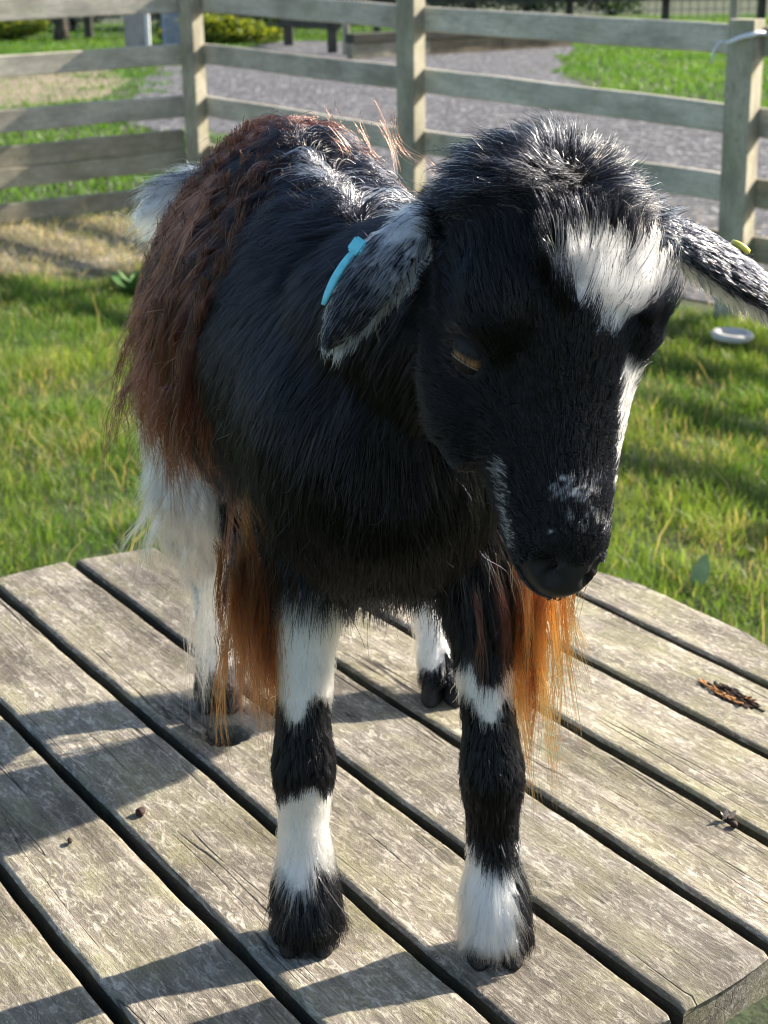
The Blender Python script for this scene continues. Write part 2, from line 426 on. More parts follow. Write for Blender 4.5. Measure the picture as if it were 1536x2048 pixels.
# dark framework and sleepers by the path
fr = empty("trestle", (-.9, 24.6, 0), "low dark timber frame of posts and a rail beside the gravel", "frame")
for px, py in ((-1.33, 25.8), (-.62, 23.8)):
    place_beam("post", (px, py, -.05), (px, py, .42), .14, .14, dark_m, fr)
place_beam("rail", (-1.4, 25.8, .34), (-.55, 23.7, .36), .10, .10, dark_m, fr)
pp = empty("timber_post", (-.42, 23.2, 0), "tan square post at the end of the sleeper edging", "post")
place_beam("shaft", (-.42, 23.2, -.05), (-.42, 23.2, .52), .10, .10, post_m, pp)
sl = empty("sleeper_edging", (1.1, 23.6, 0), "low edging of tan sleepers with a dark board on top beside the path", "edging")
SA, SB = np.array((-.36, 22.4)), np.array((2.75, 24.6))
for i in range(3):
    a, b = SA + (SB - SA) * i / 3, SA + (SB - SA) * (i + .99) / 3
    place_beam("sleeper", (*a, .10), (*b, .10), .14, .20, kick2_m if i else brown_m, sl, .01, .006)
place_beam("top_board", (*SA, .262), (*SB, .262), .2, .12, dark_m, sl)
# far wire fence
wf = empty("wire_fence", (0, 28.5, 0), "far wire mesh fence with dark posts and a dark top rail", "fence")
wire_m = flat("wire", (.16, .17, .17), .5, .5)
for i in range(9):
    place_beam("post", (-6.4 + i * 1.6, 28.6, -.05), (-6.4 + i * 1.6, 28.6, .95), .12, .12, dark_m, wf)
place_beam("top_rail", (-2.7, 28.5, .55), (6.5, 28.5, .55), .05, .11, dark_m, wf)
V, F = [], []
def bar(V, F, a, b, t):
    a, b = np.array(a, float), np.array(b, float); d = b - a; s = np.array((t, 0, 0)) if abs(d[2]) > abs(d[0]) else np.array((0, 0, t)); q = np.array((0, t, 0)); k = len(V)
    for e in (a, b): V += [e - s - q, e + s - q, e + s + q, e - s + q]
    F += [(k, k + 1, k + 5, k + 4), (k + 1, k + 2, k + 6, k + 5), (k + 2, k + 3, k + 7, k + 6), (k + 3, k, k + 4, k + 7)]
for i in range(92): bar(V, F, (-6.4 + i * .14, 28.7, .02), (-6.4 + i * .14, 28.7, .9), .006)
for i in range(7): bar(V, F, (-6.4, 28.7, .06 + i * .135), (6.4, 28.7, .06 + i * .135), .006)
tag(link("wire_mesh", mesh_of("wire_mesh", V, F), wire_m, wf, loc=(0, -28.5, 0)), kind="stuff")
# blue grey mesh panel
mp = empty("mesh_panel", (-2.55, 22.0, 0), "small blue grey wire mesh panel standing behind the corner post", "panel")
V, F = [], []
for i in range(9): bar(V, F, (-.16 + i * .04, 0, .0), (-.16 + i * .04, 0, .85), .009)
for i in range(16): bar(V, F, (-.16, 0, .02 + i * .055), (.16, 0, .02 + i * .055), .009)
link("grid", mesh_of("grid", V, F), flat("blue_wire", (.22, .28, .40), .4, .5), mp)
for sx in (-1, 1): place_beam("frame_upright", (-2.55 + sx * .18, 22, -.02), (-2.55 + sx * .18, 22, .9), .03, .03, flat("blue_wire_frame", (.2, .25, .36), .4, .5), mp)
# ------------------------------------------------------------------ hedge plants and trees at the back
leaf_m = attr_mat("hedge_leaf", rough=.5, transl=.35)
bark_m = flat("bark", (.07, .06, .045), .9, .2, .5, 12, .6)
def leaf_cloud(name, centre, rx, ry, rz, n, size, c0, c1, parent, lobes=14):
    L = rng.normal(0, 1, (lobes, 3)); L /= np.linalg.norm(L, axis=1)[:, None]; L *= rng.uniform(.3, .8, (lobes, 1))
    k = rng.integers(0, lobes, n); d = rng.normal(0, 1, (n, 3)); d /= np.linalg.norm(d, axis=1)[:, None]
    P = L[k] + d * (rng.uniform(.55, 1, (n, 1)) ** .5) * .42
    P = P * np.array([rx, ry, rz]) + np.array(centre); P = P[P[:, 2] > .02]; n = len(P)
    a = rng.normal(0, 1, (n, 3)); a /= np.linalg.norm(a, axis=1)[:, None]; b = np.cross(a, rng.normal(0, 1, (n, 3))); b /= np.linalg.norm(b, axis=1)[:, None]
    s = rng.uniform(.6, 1.3, (n, 1)) * size
    V = np.stack([P - a * s, P + b * s * .45, P + a * s, P - b * s * .45], 1).reshape(-1, 3)
    me = np_mesh(name, V, np.arange(4 * n).reshape(-1, 4))
    t = rng.uniform(0, 1, (n, 1)); set_col(me, "col", np.repeat((1 - t) * np.array(c0) + t * np.array(c1), 4, 0))
    o = link(name, me, leaf_m, parent); o.matrix_parent_inverse = Matrix.Translation(-parent.location); return o
def bush(x, y, rx, rz, n, c0, c1, label):
    e = empty("hedge_bush", (x, y, 0), label, "bush", "bushes behind the wire fence")
    for q in range(3):
        a = rnd.uniform(0, 6.28)
        o = link("stem", tube_mesh("stem", [(x, y, -.05), (x + .2 * rx * math.cos(a), y + .2 * rx * math.sin(a), rz * .5), (x + .45 * rx * math.cos(a), y + .4 * rx * math.sin(a), rz * 1.1)], [.05, .035, .015], 6), bark_m, e)
        o.matrix_parent_inverse = Matrix.Translation(-e.location)
    leaf_cloud("foliage", (x, y, rz * .85), rx, rx * .7, rz, n, .06, c0, c1, e)
DK, MD, YL = ((.018, .045, .012), (.05, .10, .02)), ((.03, .075, .015), (.085, .15, .025)), ((.07, .12, .015), (.26, .30, .035))
for x_, y_, rx, rz, cc, lb in ((-7.6, 31, 1.3, 1.0, YL, "yellow green sunlit bush at the end of the far wire fence"),
                               (-5.6, 31.5, 1.1, .9, MD, "mid green bush behind the dark trunk"),
                               (-3.9, 32, 1.1, .9, DK, "dark green bush behind the pale pillar"),
                               (-2.3, 31, 1.0, .8, YL, "bright yellow green bush behind the far top rail"),
                               (-2.45, 26.6, 1.0, .24, YL, "low bright yellow green bush seen under the corner post's top rail"),  # low leaves added in place of a yellower, sunlit patch of grass
                               (-6.3, 28.4, 1.0, .26, YL, "low yellow green foliage standing in for a sunlit patch of grass beside the dark trunk"),  # also added to give the look of bright sunlit grass
                               (-.4, 32, 1.1, .9, MD, "mid green bush above the dark timber frame"),
                               (1.2, 33, 1.2, 1.0, DK, "dark bush above the sleeper edging"),
                               (3.0, 34, 1.2, 1.0, DK, "dark bush between the sleeper edging and the lawn"),
                               (4.8, 35, 1.2, 1.0, DK, "dark bush at the top of the far lawn")):
    bush(x_, y_, rx, rz, 5200, cc[0], cc[1], lb)
tr = empty("tree", (-5.15, 28.0, 0), "dark slim tree trunk standing on the far grass", "tree")
o = link("trunk", tube_mesh("trunk", [(-5.15, 28, -.05), (-5.14, 28, .25), (-5.16, 28, .9), (-5.1, 28, 1.9), (-5.15, 28, 2.9)], [.15, .10, .085, .075, .05], 10), bark_m, tr, smooth=True)
o.matrix_parent_inverse = Matrix.Translation(-tr.location)
leaf_cloud("crown", (-5.15, 28, 3.4), 1.4, 1.4, 1.2, 3500, .07, *MD, tr)
sn = empty("slim_post", (3.05, 13.6, 0), "slim grey post standing on the lawn behind the end post", "post")
place_beam("shaft", (3.32, 16.0, -.05), (3.32, 16.0, 1.3), .07, .07, post_m, sn)

# ------------------------------------------------------------------ small things on the lawn
dish_m = flat("pale_plastic", (.46, .44, .40), .6, .3, .15, 30)
V, F = [], []; prof = [(.072, .0), (.078, .012), (.07, .022), (.05, .022), (.036, .012), (.02, .010), (.0, .010)]
for i in range(28):
    a = 2 * math.pi * i / 28
    V += [(r * math.cos(a), r * math.sin(a), z) for r, z in prof]
k_ = len(prof)
for i in range(28):
    for j in range(k_ - 1): F.append((i * k_ + j, ((i + 1) % 28) * k_ + j, ((i + 1) % 28) * k_ + j + 1, i * k_ + j + 1))
o = tag(link("dish", mesh_of("dish", V, F), dish_m, loc=(1.263, 5.82, .045), smooth=True), "round pale dish with a raised rim lying in the grass", "dish")
o.rotation_euler = (.04, .05, 0)
def leaf_mesh(name, L, W, curl=.25):
    V, F = [], []
    for i in range(9):
        t = i / 8; w = W * .5 * math.sin(math.pi * min(1, t ** .8 * .97 + .03)) ** .8
        z = curl * L * (t * t) * .5
        V += [(t * L, -w, z + w * .3), (t * L, 0, z), (t * L, w, z + w * .3)]
    for i in range(8):
        for j in range(2): F.append((i * 3 + j, (i + 1) * 3 + j, (i + 1) * 3 + j + 1, i * 3 + j + 1))
    return mesh_of(name, V, F)
wl_m = flat("weed_leaf", (.07, .15, .04), .7, .2, .2, 30); pl_m = flat("pale_leaf", (.30, .38, .20), .6, .3, .15, 30)
def weed(x, y, label, n=8, L=.10, W=.035, mat=wl_m):
    e = empty("broadleaf_weed", (x, y, .0), label, "weed")
    for i in range(n):
        o = link("leaf", leaf_mesh("leaf", L * rnd.uniform(.7, 1.2), W * rnd.uniform(.8, 1.2), rnd.uniform(-.2, .7)), mat, e, loc=(0, 0, .015), smooth=True)
        o.rotation_euler = (rnd.uniform(-.4, .4), -rnd.uniform(.2, 1.0), i * 6.283 / n + rnd.uniform(-.4, .4))
weed(-1.05, 6.95, "broad leaved weed growing at the edge of the straw", 10, .14, .05)
pe = empty("pale_leaf", (.706, 3.49, 0), "single pale green leaf standing upright in the grass beyond the table rim", "leaf")
o = link("blade", leaf_mesh("blade", .085, .042, .1), pl_m, pe, loc=(0, 0, .01), smooth=True); o.rotation_euler = (math.pi / 2 * .9, -1.35, .1)

# ------------------------------------------------------------------ table
def plank_mat():
    k = N("weathered_plank"); tc = k.n("TexCoord"); oi = k.n("ObjectInfo")
    off = k.n("VectorMath", operation='SCALE'); off.inputs[0].default_value = (37, 17, 11); k.l(oi.outputs["Random"], off.inputs["Scale"])
    P = k.mapping(tc.outputs["Object"], (1, 1, 1), off.outputs[0])
    ring = k.noise(k.mapping(P, (2.2, 55, 55)), 1.6, 9, .68, .6); fib = k.noise(k.mapping(P, (14, 420, 420)), 1.0, 5, .65, .2)
    patch = k.noise(k.mapping(P, (1, 1.5, 1.5)), 5.5, 6, .62, .3); patch2 = k.noise(k.mapping(P, (1, 1.6, 1.6)), 13, 6, .68, .3)
    fleck = k.noise(k.mapping(P, (1, 2.6, 2.6)), 60, 7, .75, 1.2); fine = k.noise(k.mapping(P, (1, 3, 3)), 230, 4, .7, .4)
    c = k.ramp(ring, [(.27, (.08, .068, .058)), (.42, (.21, .185, .15)), (.55, (.32, .285, .235)), (.75, (.48, .45, .39))])
    c = k.mix(k.ramp(fib, [(.36, bw(.75)), (.56, bw(0))]), c, (.13, .11, .085))
    c = k.mix(k.ramp(fleck, [(.50, bw(0)), (.62, bw(.9))]), c, (.62, .58, .48))
    c = k.mix(k.mix(1.0, k.ramp(patch2, [(.44, bw(0)), (.64, bw(.75))]), k.ramp(fine, [(.38, bw(.15)), (.58, bw(1))]), 'MULTIPLY'), c, (.29, .28, .14))
    c = k.mix(k.ramp(patch, [(.42, bw(0)), (.62, bw(.85))]), c, k.mix(1.0, c, (.42, .40, .38), 'MULTIPLY'))
    c = k.mix(k.ramp(fine, [(.30, bw(.8)), (.43, bw(0))]), c, (.06, .05, .04))
    crk = k.n("Math", operation='ABSOLUTE'); sb = k.n("Math", operation='SUBTRACT'); sb.inputs[1].default_value = .5
    k.l(k.noise(k.mapping(P, (1.1, 26, 26)), 1.0, 3, .5, .3), sb.inputs[0]); k.l(sb.outputs[0], crk.inputs[0])
    cm = k.mix(1.0, k.ramp(crk.outputs[0], [(.0, bw(1)), (.009, bw(0))]), k.ramp(k.noise(P, 6, 3), [(.5, bw(0)), (.58, bw(1))]), 'MULTIPLY')
    c = k.mix(cm, c, (.025, .02, .016))
    c = k.mix(1.0, c, k.mix(oi.outputs["Random"], (.76, .76, .78), (1.12, 1.11, 1.08)), 'MULTIPLY')
    k.l(c, k.b.inputs["Base Color"]); k.b.inputs["Roughness"].default_value = .8; k.b.inputs["Specular IOR Level"].default_value = .3
    h = k.mix(.5, k.mix(.5, ring, fib), k.mix(.45, fleck, fine)); h = k.mix(cm, h, bw(0)); k.bump(h, .85, .004); return k.m
plank_m = plank_mat()
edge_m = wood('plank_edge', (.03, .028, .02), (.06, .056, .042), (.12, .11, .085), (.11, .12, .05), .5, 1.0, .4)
PHI, PIT, OFF = 0.56604, .105, 7.3224
nrm2 = np.array((math.cos(PHI), math.sin(PHI))); tdir = np.array((-nrm2[1], nrm2[0]))
TC = np.array((-.1064, 1.3659)); TR = .5232
dc, tcn = TC @ nrm2, TC @ tdir
table = empty("picnic_table", (TC[0], TC[1], 0), "round weathered grey plank table that the goat stands on", "table")
ang_t = math.atan2(tdir[1], tdir[0])                 # local X along the boards, local Y = -normal
TH = .034; GAP = .0105
def plank(d0, d1, hole=None):
    """board between normal offsets d0<d1 (metres from table centre); ends follow the circle"""
    nv = 26 if hole else 20; nu = 420 if hole else 170; bev = .0035
    ds = [d0, d0 + .0012, d0 + bev] + [d0 + bev + (d1 - d0 - 2 * bev) * j / (nv - 1) for j in range(1, nv - 1)] + [d1 - bev, d1 - .0012, d1]
    zs = [-bev, -.0011, 0] + [0] * (nv - 2) + [0, -.0011, -bev]
    ph = rnd.uniform(0, 50)
    V = []; k = len(ds)
    loop = [(d, z) for d, z in zip(ds, zs)] + [(d1, -TH), (d0, -TH)]; kk = len(loop)
    for i in range(nu + 1):
        s = -1 + 2 * i / nu
        for j, (d, z) in enumerate(loop):
            half = math.sqrt(max(TR * TR - d * d, .0006)); x = half * s
            e = min(1, (1 - abs(s)) * half / .004)
            zz = z
            if j < k:
                cup = ((d - (d0 + d1) / 2) / ((d1 - d0) / 2)) ** 2 * .0007
                zz = z + cup - (1 - e) ** 2 * .003 + .0005 * math.sin(x * 9 + ph) + rnd.gauss(0, .00012)
                dd = d + (.0004 * math.sin(x * 31 + ph) + .0003 * math.sin(x * 83 + ph * 2)) * (1 if j < 3 or j > k - 4 else .2)
                if hole:
                    for hx, hd, rx, rd, dep in hole:
                        q = ((x - hx) / rx) ** 2 + ((d - hd) / rd) ** 2
                        q += (.5 if dep < .02 else .1) * math.sin(x * 260) * math.sin(d * 420 + 1)
                        if q < 1: zz -= dep * min(1, (1 - q) * (2.2 if dep < .02 else 6)) * ((.75 + .5 * rnd.random()) if dep < .02 else 1)
            else: dd = d
            V.append((x, -dd, zz))
    F = []
    for i in range(nu):
        for j in range(kk):
            F.append((i * kk + j, (i + 1) * kk + j, (i + 1) * kk + (j + 1) % kk, i * kk + (j + 1) % kk))
    F.append(tuple(range(kk))); F.append(tuple(nu * kk + j for j in range(kk))[::-1])
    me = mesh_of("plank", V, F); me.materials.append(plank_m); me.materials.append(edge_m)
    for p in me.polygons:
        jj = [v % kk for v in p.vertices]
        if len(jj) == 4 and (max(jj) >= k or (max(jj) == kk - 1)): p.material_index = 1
    for p in me.polygons: p.use_smooth = True
    me.set_sharp_from_angle(angle=math.radians(50))
    return me
def tab_local(x, y):
    p = np.array((x, y)) - TC; return float(p @ -tdir) * -1, float(p @ nrm2)
def add_plank(d0, d1, hole=None):
    o = link("plank", plank(d0, d1, hole), plank_m, table, loc=(0, 0, TOP + rnd.uniform(-.0008, .0004)))
    o.rotation_euler = (0, 0, ang_t); return o
holes = {}
HX, HD = tab_local(.327, 1.424)          # rotten knot on the right
UX, UD = tab_local(-.147, 1.355)        # centre hole
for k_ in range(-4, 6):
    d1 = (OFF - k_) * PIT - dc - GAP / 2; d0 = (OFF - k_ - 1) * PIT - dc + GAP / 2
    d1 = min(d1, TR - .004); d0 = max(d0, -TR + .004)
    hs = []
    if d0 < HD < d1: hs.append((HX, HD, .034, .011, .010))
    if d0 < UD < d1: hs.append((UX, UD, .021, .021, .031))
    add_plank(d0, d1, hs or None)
bat_m = wood("batten_timber", (.08, .075, .06), (.15, .14, .11), (.22, .21, .17), (.18, .18, .08), .4, .8, .3)
for s_ in (-.24, .0, .24):
    a = TC + tdir * s_ - nrm2 * (math.sqrt(TR ** 2 - s_ ** 2) - .06); b = TC + tdir * s_ + nrm2 * (math.sqrt(TR ** 2 - s_ ** 2) - .06)
    place_beam("batten", (*a, TOP - TH - .0345), (*b, TOP - TH - .0345), .045, .07, bat_m, table)
for s_, q_ in ((-.24, -.28), (-.24, .28), (.24, -.28), (.24, .28)):
    a = TC + tdir * s_ * 1.25 + nrm2 * q_ * 1.1; b = TC + tdir * (s_ - .046 * np.sign(s_)) + nrm2 * q_ * .8
    place_beam("leg", (*a, -.01), (*b, TOP - TH - .006), .045, .09, bat_m, table)
for s_ in (-.265, .265):
    a = TC + tdir * s_ - nrm2 * .30; b = TC + tdir * s_ + nrm2 * .30
    place_beam("stretcher", (*a, .28), (*b, .28), .045, .08, bat_m, table)
# splinters of the rotten knot
spl_m = flat("fresh_splinter", (.55, .27, .10), .8, .2, .35, 200); rot_m = flat("rotten_core", (.035, .02, .014), .9, .2, .6, 150)
kn = Vector((.327, 1.424, TOP))
V, F = [(0, 0, -.0015)], []
for i in range(40):
    a = 2 * math.pi * i / 40; r = 1 + .30 * math.sin(a * 5 + 1) + .22 * math.sin(a * 11) + rnd.uniform(-.15, .15)
    V.append((.030 * r * math.cos(a), .0095 * r * math.sin(a), .0012 - .0006 * (i % 2)))
for i in range(40): F.append((0, 1 + i, 1 + (i + 1) % 40))
o = link("rotten_core", mesh_of("rotten_core", V, F), rot_m, table); o.location = Vector((kn.x - TC[0], kn.y - TC[1], TOP)); o.rotation_euler = (0, 0, ang_t)
for i in range(60):
    t = rnd.uniform(-.032, .032); edge = .0095 * math.sqrt(max(.05, 1 - (t / .034) ** 2)); dark = rnd.random() < .45
    q = rnd.uniform(-edge, edge) if dark else (-edge * rnd.uniform(.55, 1.15) if t < .015 else edge * rnd.uniform(.8, 1.1))
    L = rnd.uniform(.004, .013); sg = rnd.choice((-1, 1)); z_ = TOP + rnd.uniform(.0004, .0016)
    p0 = Vector((kn.x - tdir[0] * t + nrm2[0] * q, kn.y - tdir[1] * t + nrm2[1] * q, z_))
    p1 = p0 + Vector((tdir[0] * L * sg + nrm2[0] * rnd.uniform(-.002, .002), tdir[1] * L * sg + nrm2[1] * rnd.uniform(-.002, .002), rnd.uniform(-.0004, .0022)))
    place_beam("splinter", p0, p1, rnd.uniform(.0007, .0019), rnd.uniform(.0006, .0013), rot_m if dark else spl_m, table, .0002, .0002)
# droppings and bits lying on the table
def lump(name, x, y, r, mat, label, cat, sx=1.5, group=None):
    bm = bmesh.new(); bmesh.ops.create_icosphere(bm, subdivisions=3, radius=r)
    for v in bm.verts:
        v.co.x *= sx; f = 1 + .16 * math.sin(v.co.x * 900 + x * 50) * math.sin(v.co.y * 700) + .08 * math.sin(v.co.z * 1500); v.co *= f
    me = bpy.data.meshes.new(name); bm.to_mesh(me); bm.free()
    o = tag(link(name, me, mat, loc=(x, y, TOP + r * .80), smooth=True), label, cat, group); o.rotation_euler = (0, 0, rnd.uniform(0, 3)); return o
drop_m = flat("dropping", (.035, .018, .012), .8, .3, .4, 200)
lump("dropping", -.205, 1.211, .0038, drop_m, "larger dark dropping lying on the plank left of the goat's forelegs", "dropping", 1.4)
lump("dropping", -.256, 1.168, .0020, drop_m, "tiny dark dropping beside the larger one on the planks", "dropping", 1.9)
twig_m = flat("pale_husk", (.42, .36, .30), .8, .2, .4, 200)
te = empty("seed_husk", (.274, 1.186, TOP), "small pale seed husk lying beside a plank gap", "debris")
for i in range(4):
    a = rnd.uniform(0, 6.28); o = link("husk_scale", leaf_mesh("husk_scale", .009, .005, .6), twig_m, te, loc=(.002 * i - .003, .001 * i, .0015), smooth=True); o.rotation_euler = (rnd.uniform(-.5, .5), -.6, a)
lump("dropping", .279, 1.177, .003, drop_m, "dark crumb lying against the pale seed husk", "dropping", 1.2)
#GOAT#
# ------------------------------------------------------------------ the goat (coordinates: table top is z = 0)
GO = np.array((-.03, 1.2, 0.0))
goat = empty("goat", (GO[0], GO[1], TOP), "shaggy black, white and brown pygmy goat standing on the round table", "goat")

def frame_of(yaw, pitch, a):
    n = np.array([math.sin(yaw) * math.cos(pitch), -math.cos(yaw) * math.cos(pitch), -math.sin(pitch)])
    s0 = np.array([math.cos(yaw), math.sin(yaw), 0.]); u0_ = np.cross(s0, n); u0_ = u0_ if u0_[2] > 0 else -u0_
    return n, math.cos(a) * s0 - math.sin(a) * u0_, math.cos(a) * u0_ + math.sin(a) * s0
HC = np.array((.091, .905, .475)); hn, hs, hu = frame_of(math.radians(5), math.radians(60), math.radians(20))
def hp(t, s, u_): return HC + hn * t + hs * s + hu * u_

GV, GF = [], []
def loft(rings, seg=20, pear=0.0):
    """rings: (centre, side, up, half width, height up, height down)"""
    base = len(GV)
    for c, s, u_, w, h1, h2 in rings:
        for j in range(seg):
            a = 2 * math.pi * j / seg; ca, sa = math.cos(a), math.sin(a)
            GV.append(np.array(c) + np.array(s) * w * ca * (1 - pear * max(0, sa) ** 1.5) + np.array(u_) * (h1 if sa > 0 else h2) * sa)
    for i in range(len(rings) - 1):
        for j in range(seg):
            GF.append((base + i * seg + j, base + i * seg + (j + 1) % seg, base + (i + 1) * seg + (j + 1) % seg, base + (i + 1) * seg + j))
    GF.append(tuple(base + j for j in range(seg))[::-1]); e = base + (len(rings) - 1) * seg
    GF.append(tuple(e + j for j in range(seg)))
def limb(pts, rad, seg=16, squash=1.0):
    pts = [np.array(p, float) for p in pts]; rings = []
    for i, p in enumerate(pts):
        t = pts[min(i + 1, len(pts) - 1)] - pts[max(i - 1, 0)]; t /= np.linalg.norm(t)
        s = np.cross(t, (0, 1., 0)); s = s / np.linalg.norm(s); u_ = np.cross(s, t)
        rings.append((p, s, u_, rad[i] * squash, rad[i], rad[i]))
    loft(rings, seg)

TORSO = [(.955, .004, .375, .030, .035), (.965, .004, .375, .050, .060), (1.00, .0, .380, .078, .102), (1.07, -.010, .390, .092, .125), (1.15, -.03, .392, .102, .126),
         (1.25, -.055, .400, .112, .143), (1.34, -.072, .408, .110, .141), (1.42, -.085, .405, .094, .113), (1.47, -.092, .41, .068, .085), (1.495, -.095, .41, .035, .045)]
loft([((x, y, z), (1, 0, 0), (0, 0, 1), w, h, h) for y, x, z, w, h in TORSO], 28, .30)
NECK = [((-.005, 1.09, .42), .080, .085), ((.018, 1.03, .44), .076, .082), ((.045, .985, .46), .068, .075), ((.075, .945, .485), .058, .066), (tuple(hp(-.045, 0, -.01)), .050, .052)]
limb([p for p, a, b in NECK], [a for p, a, b in NECK], 22)
HEAD = [(-.098, .014, .012, .012), (-.090, .036, .036, .034), (-.066, .054, .047, .048), (-.036, .060, .053, .056), (-.004, .060, .050, .060), (.026, .053, .041, .062),
        (.054, .043, .032, .057), (.082, .034, .026, .049), (.106, .0285, .024, .042), (.126, .0255, .020, .036), (.140, .0205, .013, .030), (.148, .013, .005, .022), (.152, .006, .0, .012)]
loft([(hp(t, 0, 0), hs, hu, w, h1, h2) for t, w, h1, h2 in HEAD], 28)
for sg in (-1, 1):                                   # brow ridges and cheeks
    loft([(hp(t, sg * (.042 if sg < 0 else .039), .022), hs, hu, r, r, r) for t, r in ((-.04, .006), (-.025, .018), (-.003, .022), (.014, .018), (.028, .006))], 12)
    loft([(hp(t, sg * .034, -.030), hs, hu, r * 1.08, r * 1.25, r * 1.25) for t, r in ((-.03, .008), (-.01, .022), (.02, .026), (.05, .022), (.075, .010))], 12)
def ear(base, tip, nrm, W, T=.0055, L0=0):
    base, tip, nrm = np.array(base), np.array(tip), np.array(nrm, float); d = tip - base; L = np.linalg.norm(d); d /= L
    nrm = nrm - d * (nrm @ d); nrm /= np.linalg.norm(nrm); s = np.cross(d, nrm)
    rings = []
    for t, w in ((-.12, .55), (0, .62), (.12, .8), (.28, .98), (.45, 1.0), (.62, .88), (.78, .64), (.90, .36), (.97, .16)):
        c = base + d * L * t - nrm * .010 * math.sin(math.pi * max(t, 0)) * -.6
        rings.append((c, s, nrm, W * w, T, T))
    loft(rings, 16); return d, s, nrm, L
EL = dict(base=(.020, .922, .530), tip=(-.031, .905, .464), nrm=(-.25, -.85, .45), W=.0165)
ER = dict(base=(.150, .945, .527), tip=(.252, .972, .458), nrm=(.20, -.70, .65), W=.0150)
elD, elS, elN, elL = ear(EL['base'], EL['tip'], EL['nrm'], EL['W']); erD, erS, erN, erL = ear(ER['base'], ER['tip'], ER['nrm'], ER['W'])
FL = [(-.040, 1.075, .37), (-.052, 1.06, .29), (-.056, 1.045, .22), (-.058, 1.038, .172), (-.059, 1.034, .135), (-.060, 1.038, .095), (-.060, 1.038, .062), (-.060, 1.034, .042), (-.060, 1.027, .026), (-.060, 1.022, .009)]
FR = [(.048, 1.07, .37), (.060, 1.055, .29), (.066, 1.036, .22), (.070, 1.024, .172), (.072, 1.018, .135), (.073, 1.022, .095), (.074, 1.021, .062), (.074, 1.016, .042), (.074, 1.008, .026), (.074, 1.003, .009)]
FRAD = [.048, .029, .0178, .0162, .0208, .0152, .0165, .0215, .0208, .0205]
HL = [(-.118, 1.42, .39), (-.130, 1.39, .30), (-.142, 1.385, .235), (-.154, 1.43, .17), (-.161, 1.468, .118), (-.161, 1.458, .085), (-.160, 1.445, .058), (-.159, 1.435, .040), (-.158, 1.425, .026), (-.158, 1.418, .014)]
HR = [(-.045, 1.42, .39), (-.012, 1.41, .30), (.008, 1.40, .235), (.028, 1.435, .17), (.040, 1.475, .118), (.044, 1.465, .085), (.048, 1.452, .058), (.050, 1.442, .040), (.052, 1.432, .026), (.053, 1.425, .014)]
HRAD = [.074, .070, .058, .038, .0215, .0160, .0155, .018, .0175, .017]
limb(FL, FRAD); limb(FR, FRAD); limb(HL, HRAD); limb(HR, HRAD)
TAIL = [(-.105, 1.46, .450), (-.142, 1.50, .466), (-.172, 1.52, .464), (-.204, 1.525, .452)]
limb(TAIL, [.022, .016, .012, .008], 12)

raw = link("goat_raw", mesh_of("goat_raw", GV, GF))
md = raw.modifiers.new("r", 'REMESH'); md.mode = 'VOXEL'; md.voxel_size = .0034
md = raw.modifiers.new("s", 'SMOOTH'); md.factor = .5; md.iterations = 5
dg = bpy.context.evaluated_depsgraph_get(); dg.update()
body_me = bpy.data.meshes.new_from_object(raw.evaluated_get(dg))
bpy.data.objects.remove(raw)
nv = len(body_me.vertices); BV = np.empty(nv * 3, np.float32); body_me.vertices.foreach_get("co", BV); BV = BV.reshape(-1, 3).astype(float)
# nostrils, mouth line and eye sockets pressed into the face
def press(centre, rad, depth, dirv):
    d = np.linalg.norm((BV - centre), axis=1) / rad; w = np.clip(1 - d * d, 0, 1) ** 2
    BV[:] += (w * depth)[:, None] * np.array(dirv)
for sg in (-1, 1):
    press(hp(.143, sg * .0105, .004), .0065, .012, -hn - hu * .2); press(hp(.137, sg * .0155, .007), .0070, .010, -hs * sg - hn * .5)
    press(hp(.020, sg * .054, .006), .016, .006, -hs * sg)
dm = np.abs((BV - HC) @ hu + .020 + .10 * np.clip(.148 - (BV - HC) @ hn, 0, 1)); tt = (BV - HC) @ hn
wm = np.clip(1 - dm / .005, 0, 1) * (tt > .09) * (tt < .17) * (np.linalg.norm(BV - hp(.13, 0, -.02), axis=1) < .06)
BV -= (wm * .0035)[:, None] * ((BV - hp(.11, 0, -.02)) / (np.linalg.norm(BV - hp(.11, 0, -.02), axis=1)[:, None] + 1e-6))
body_me.vertices.foreach_set("co", BV.astype(np.float32).ravel()); body_me.update()

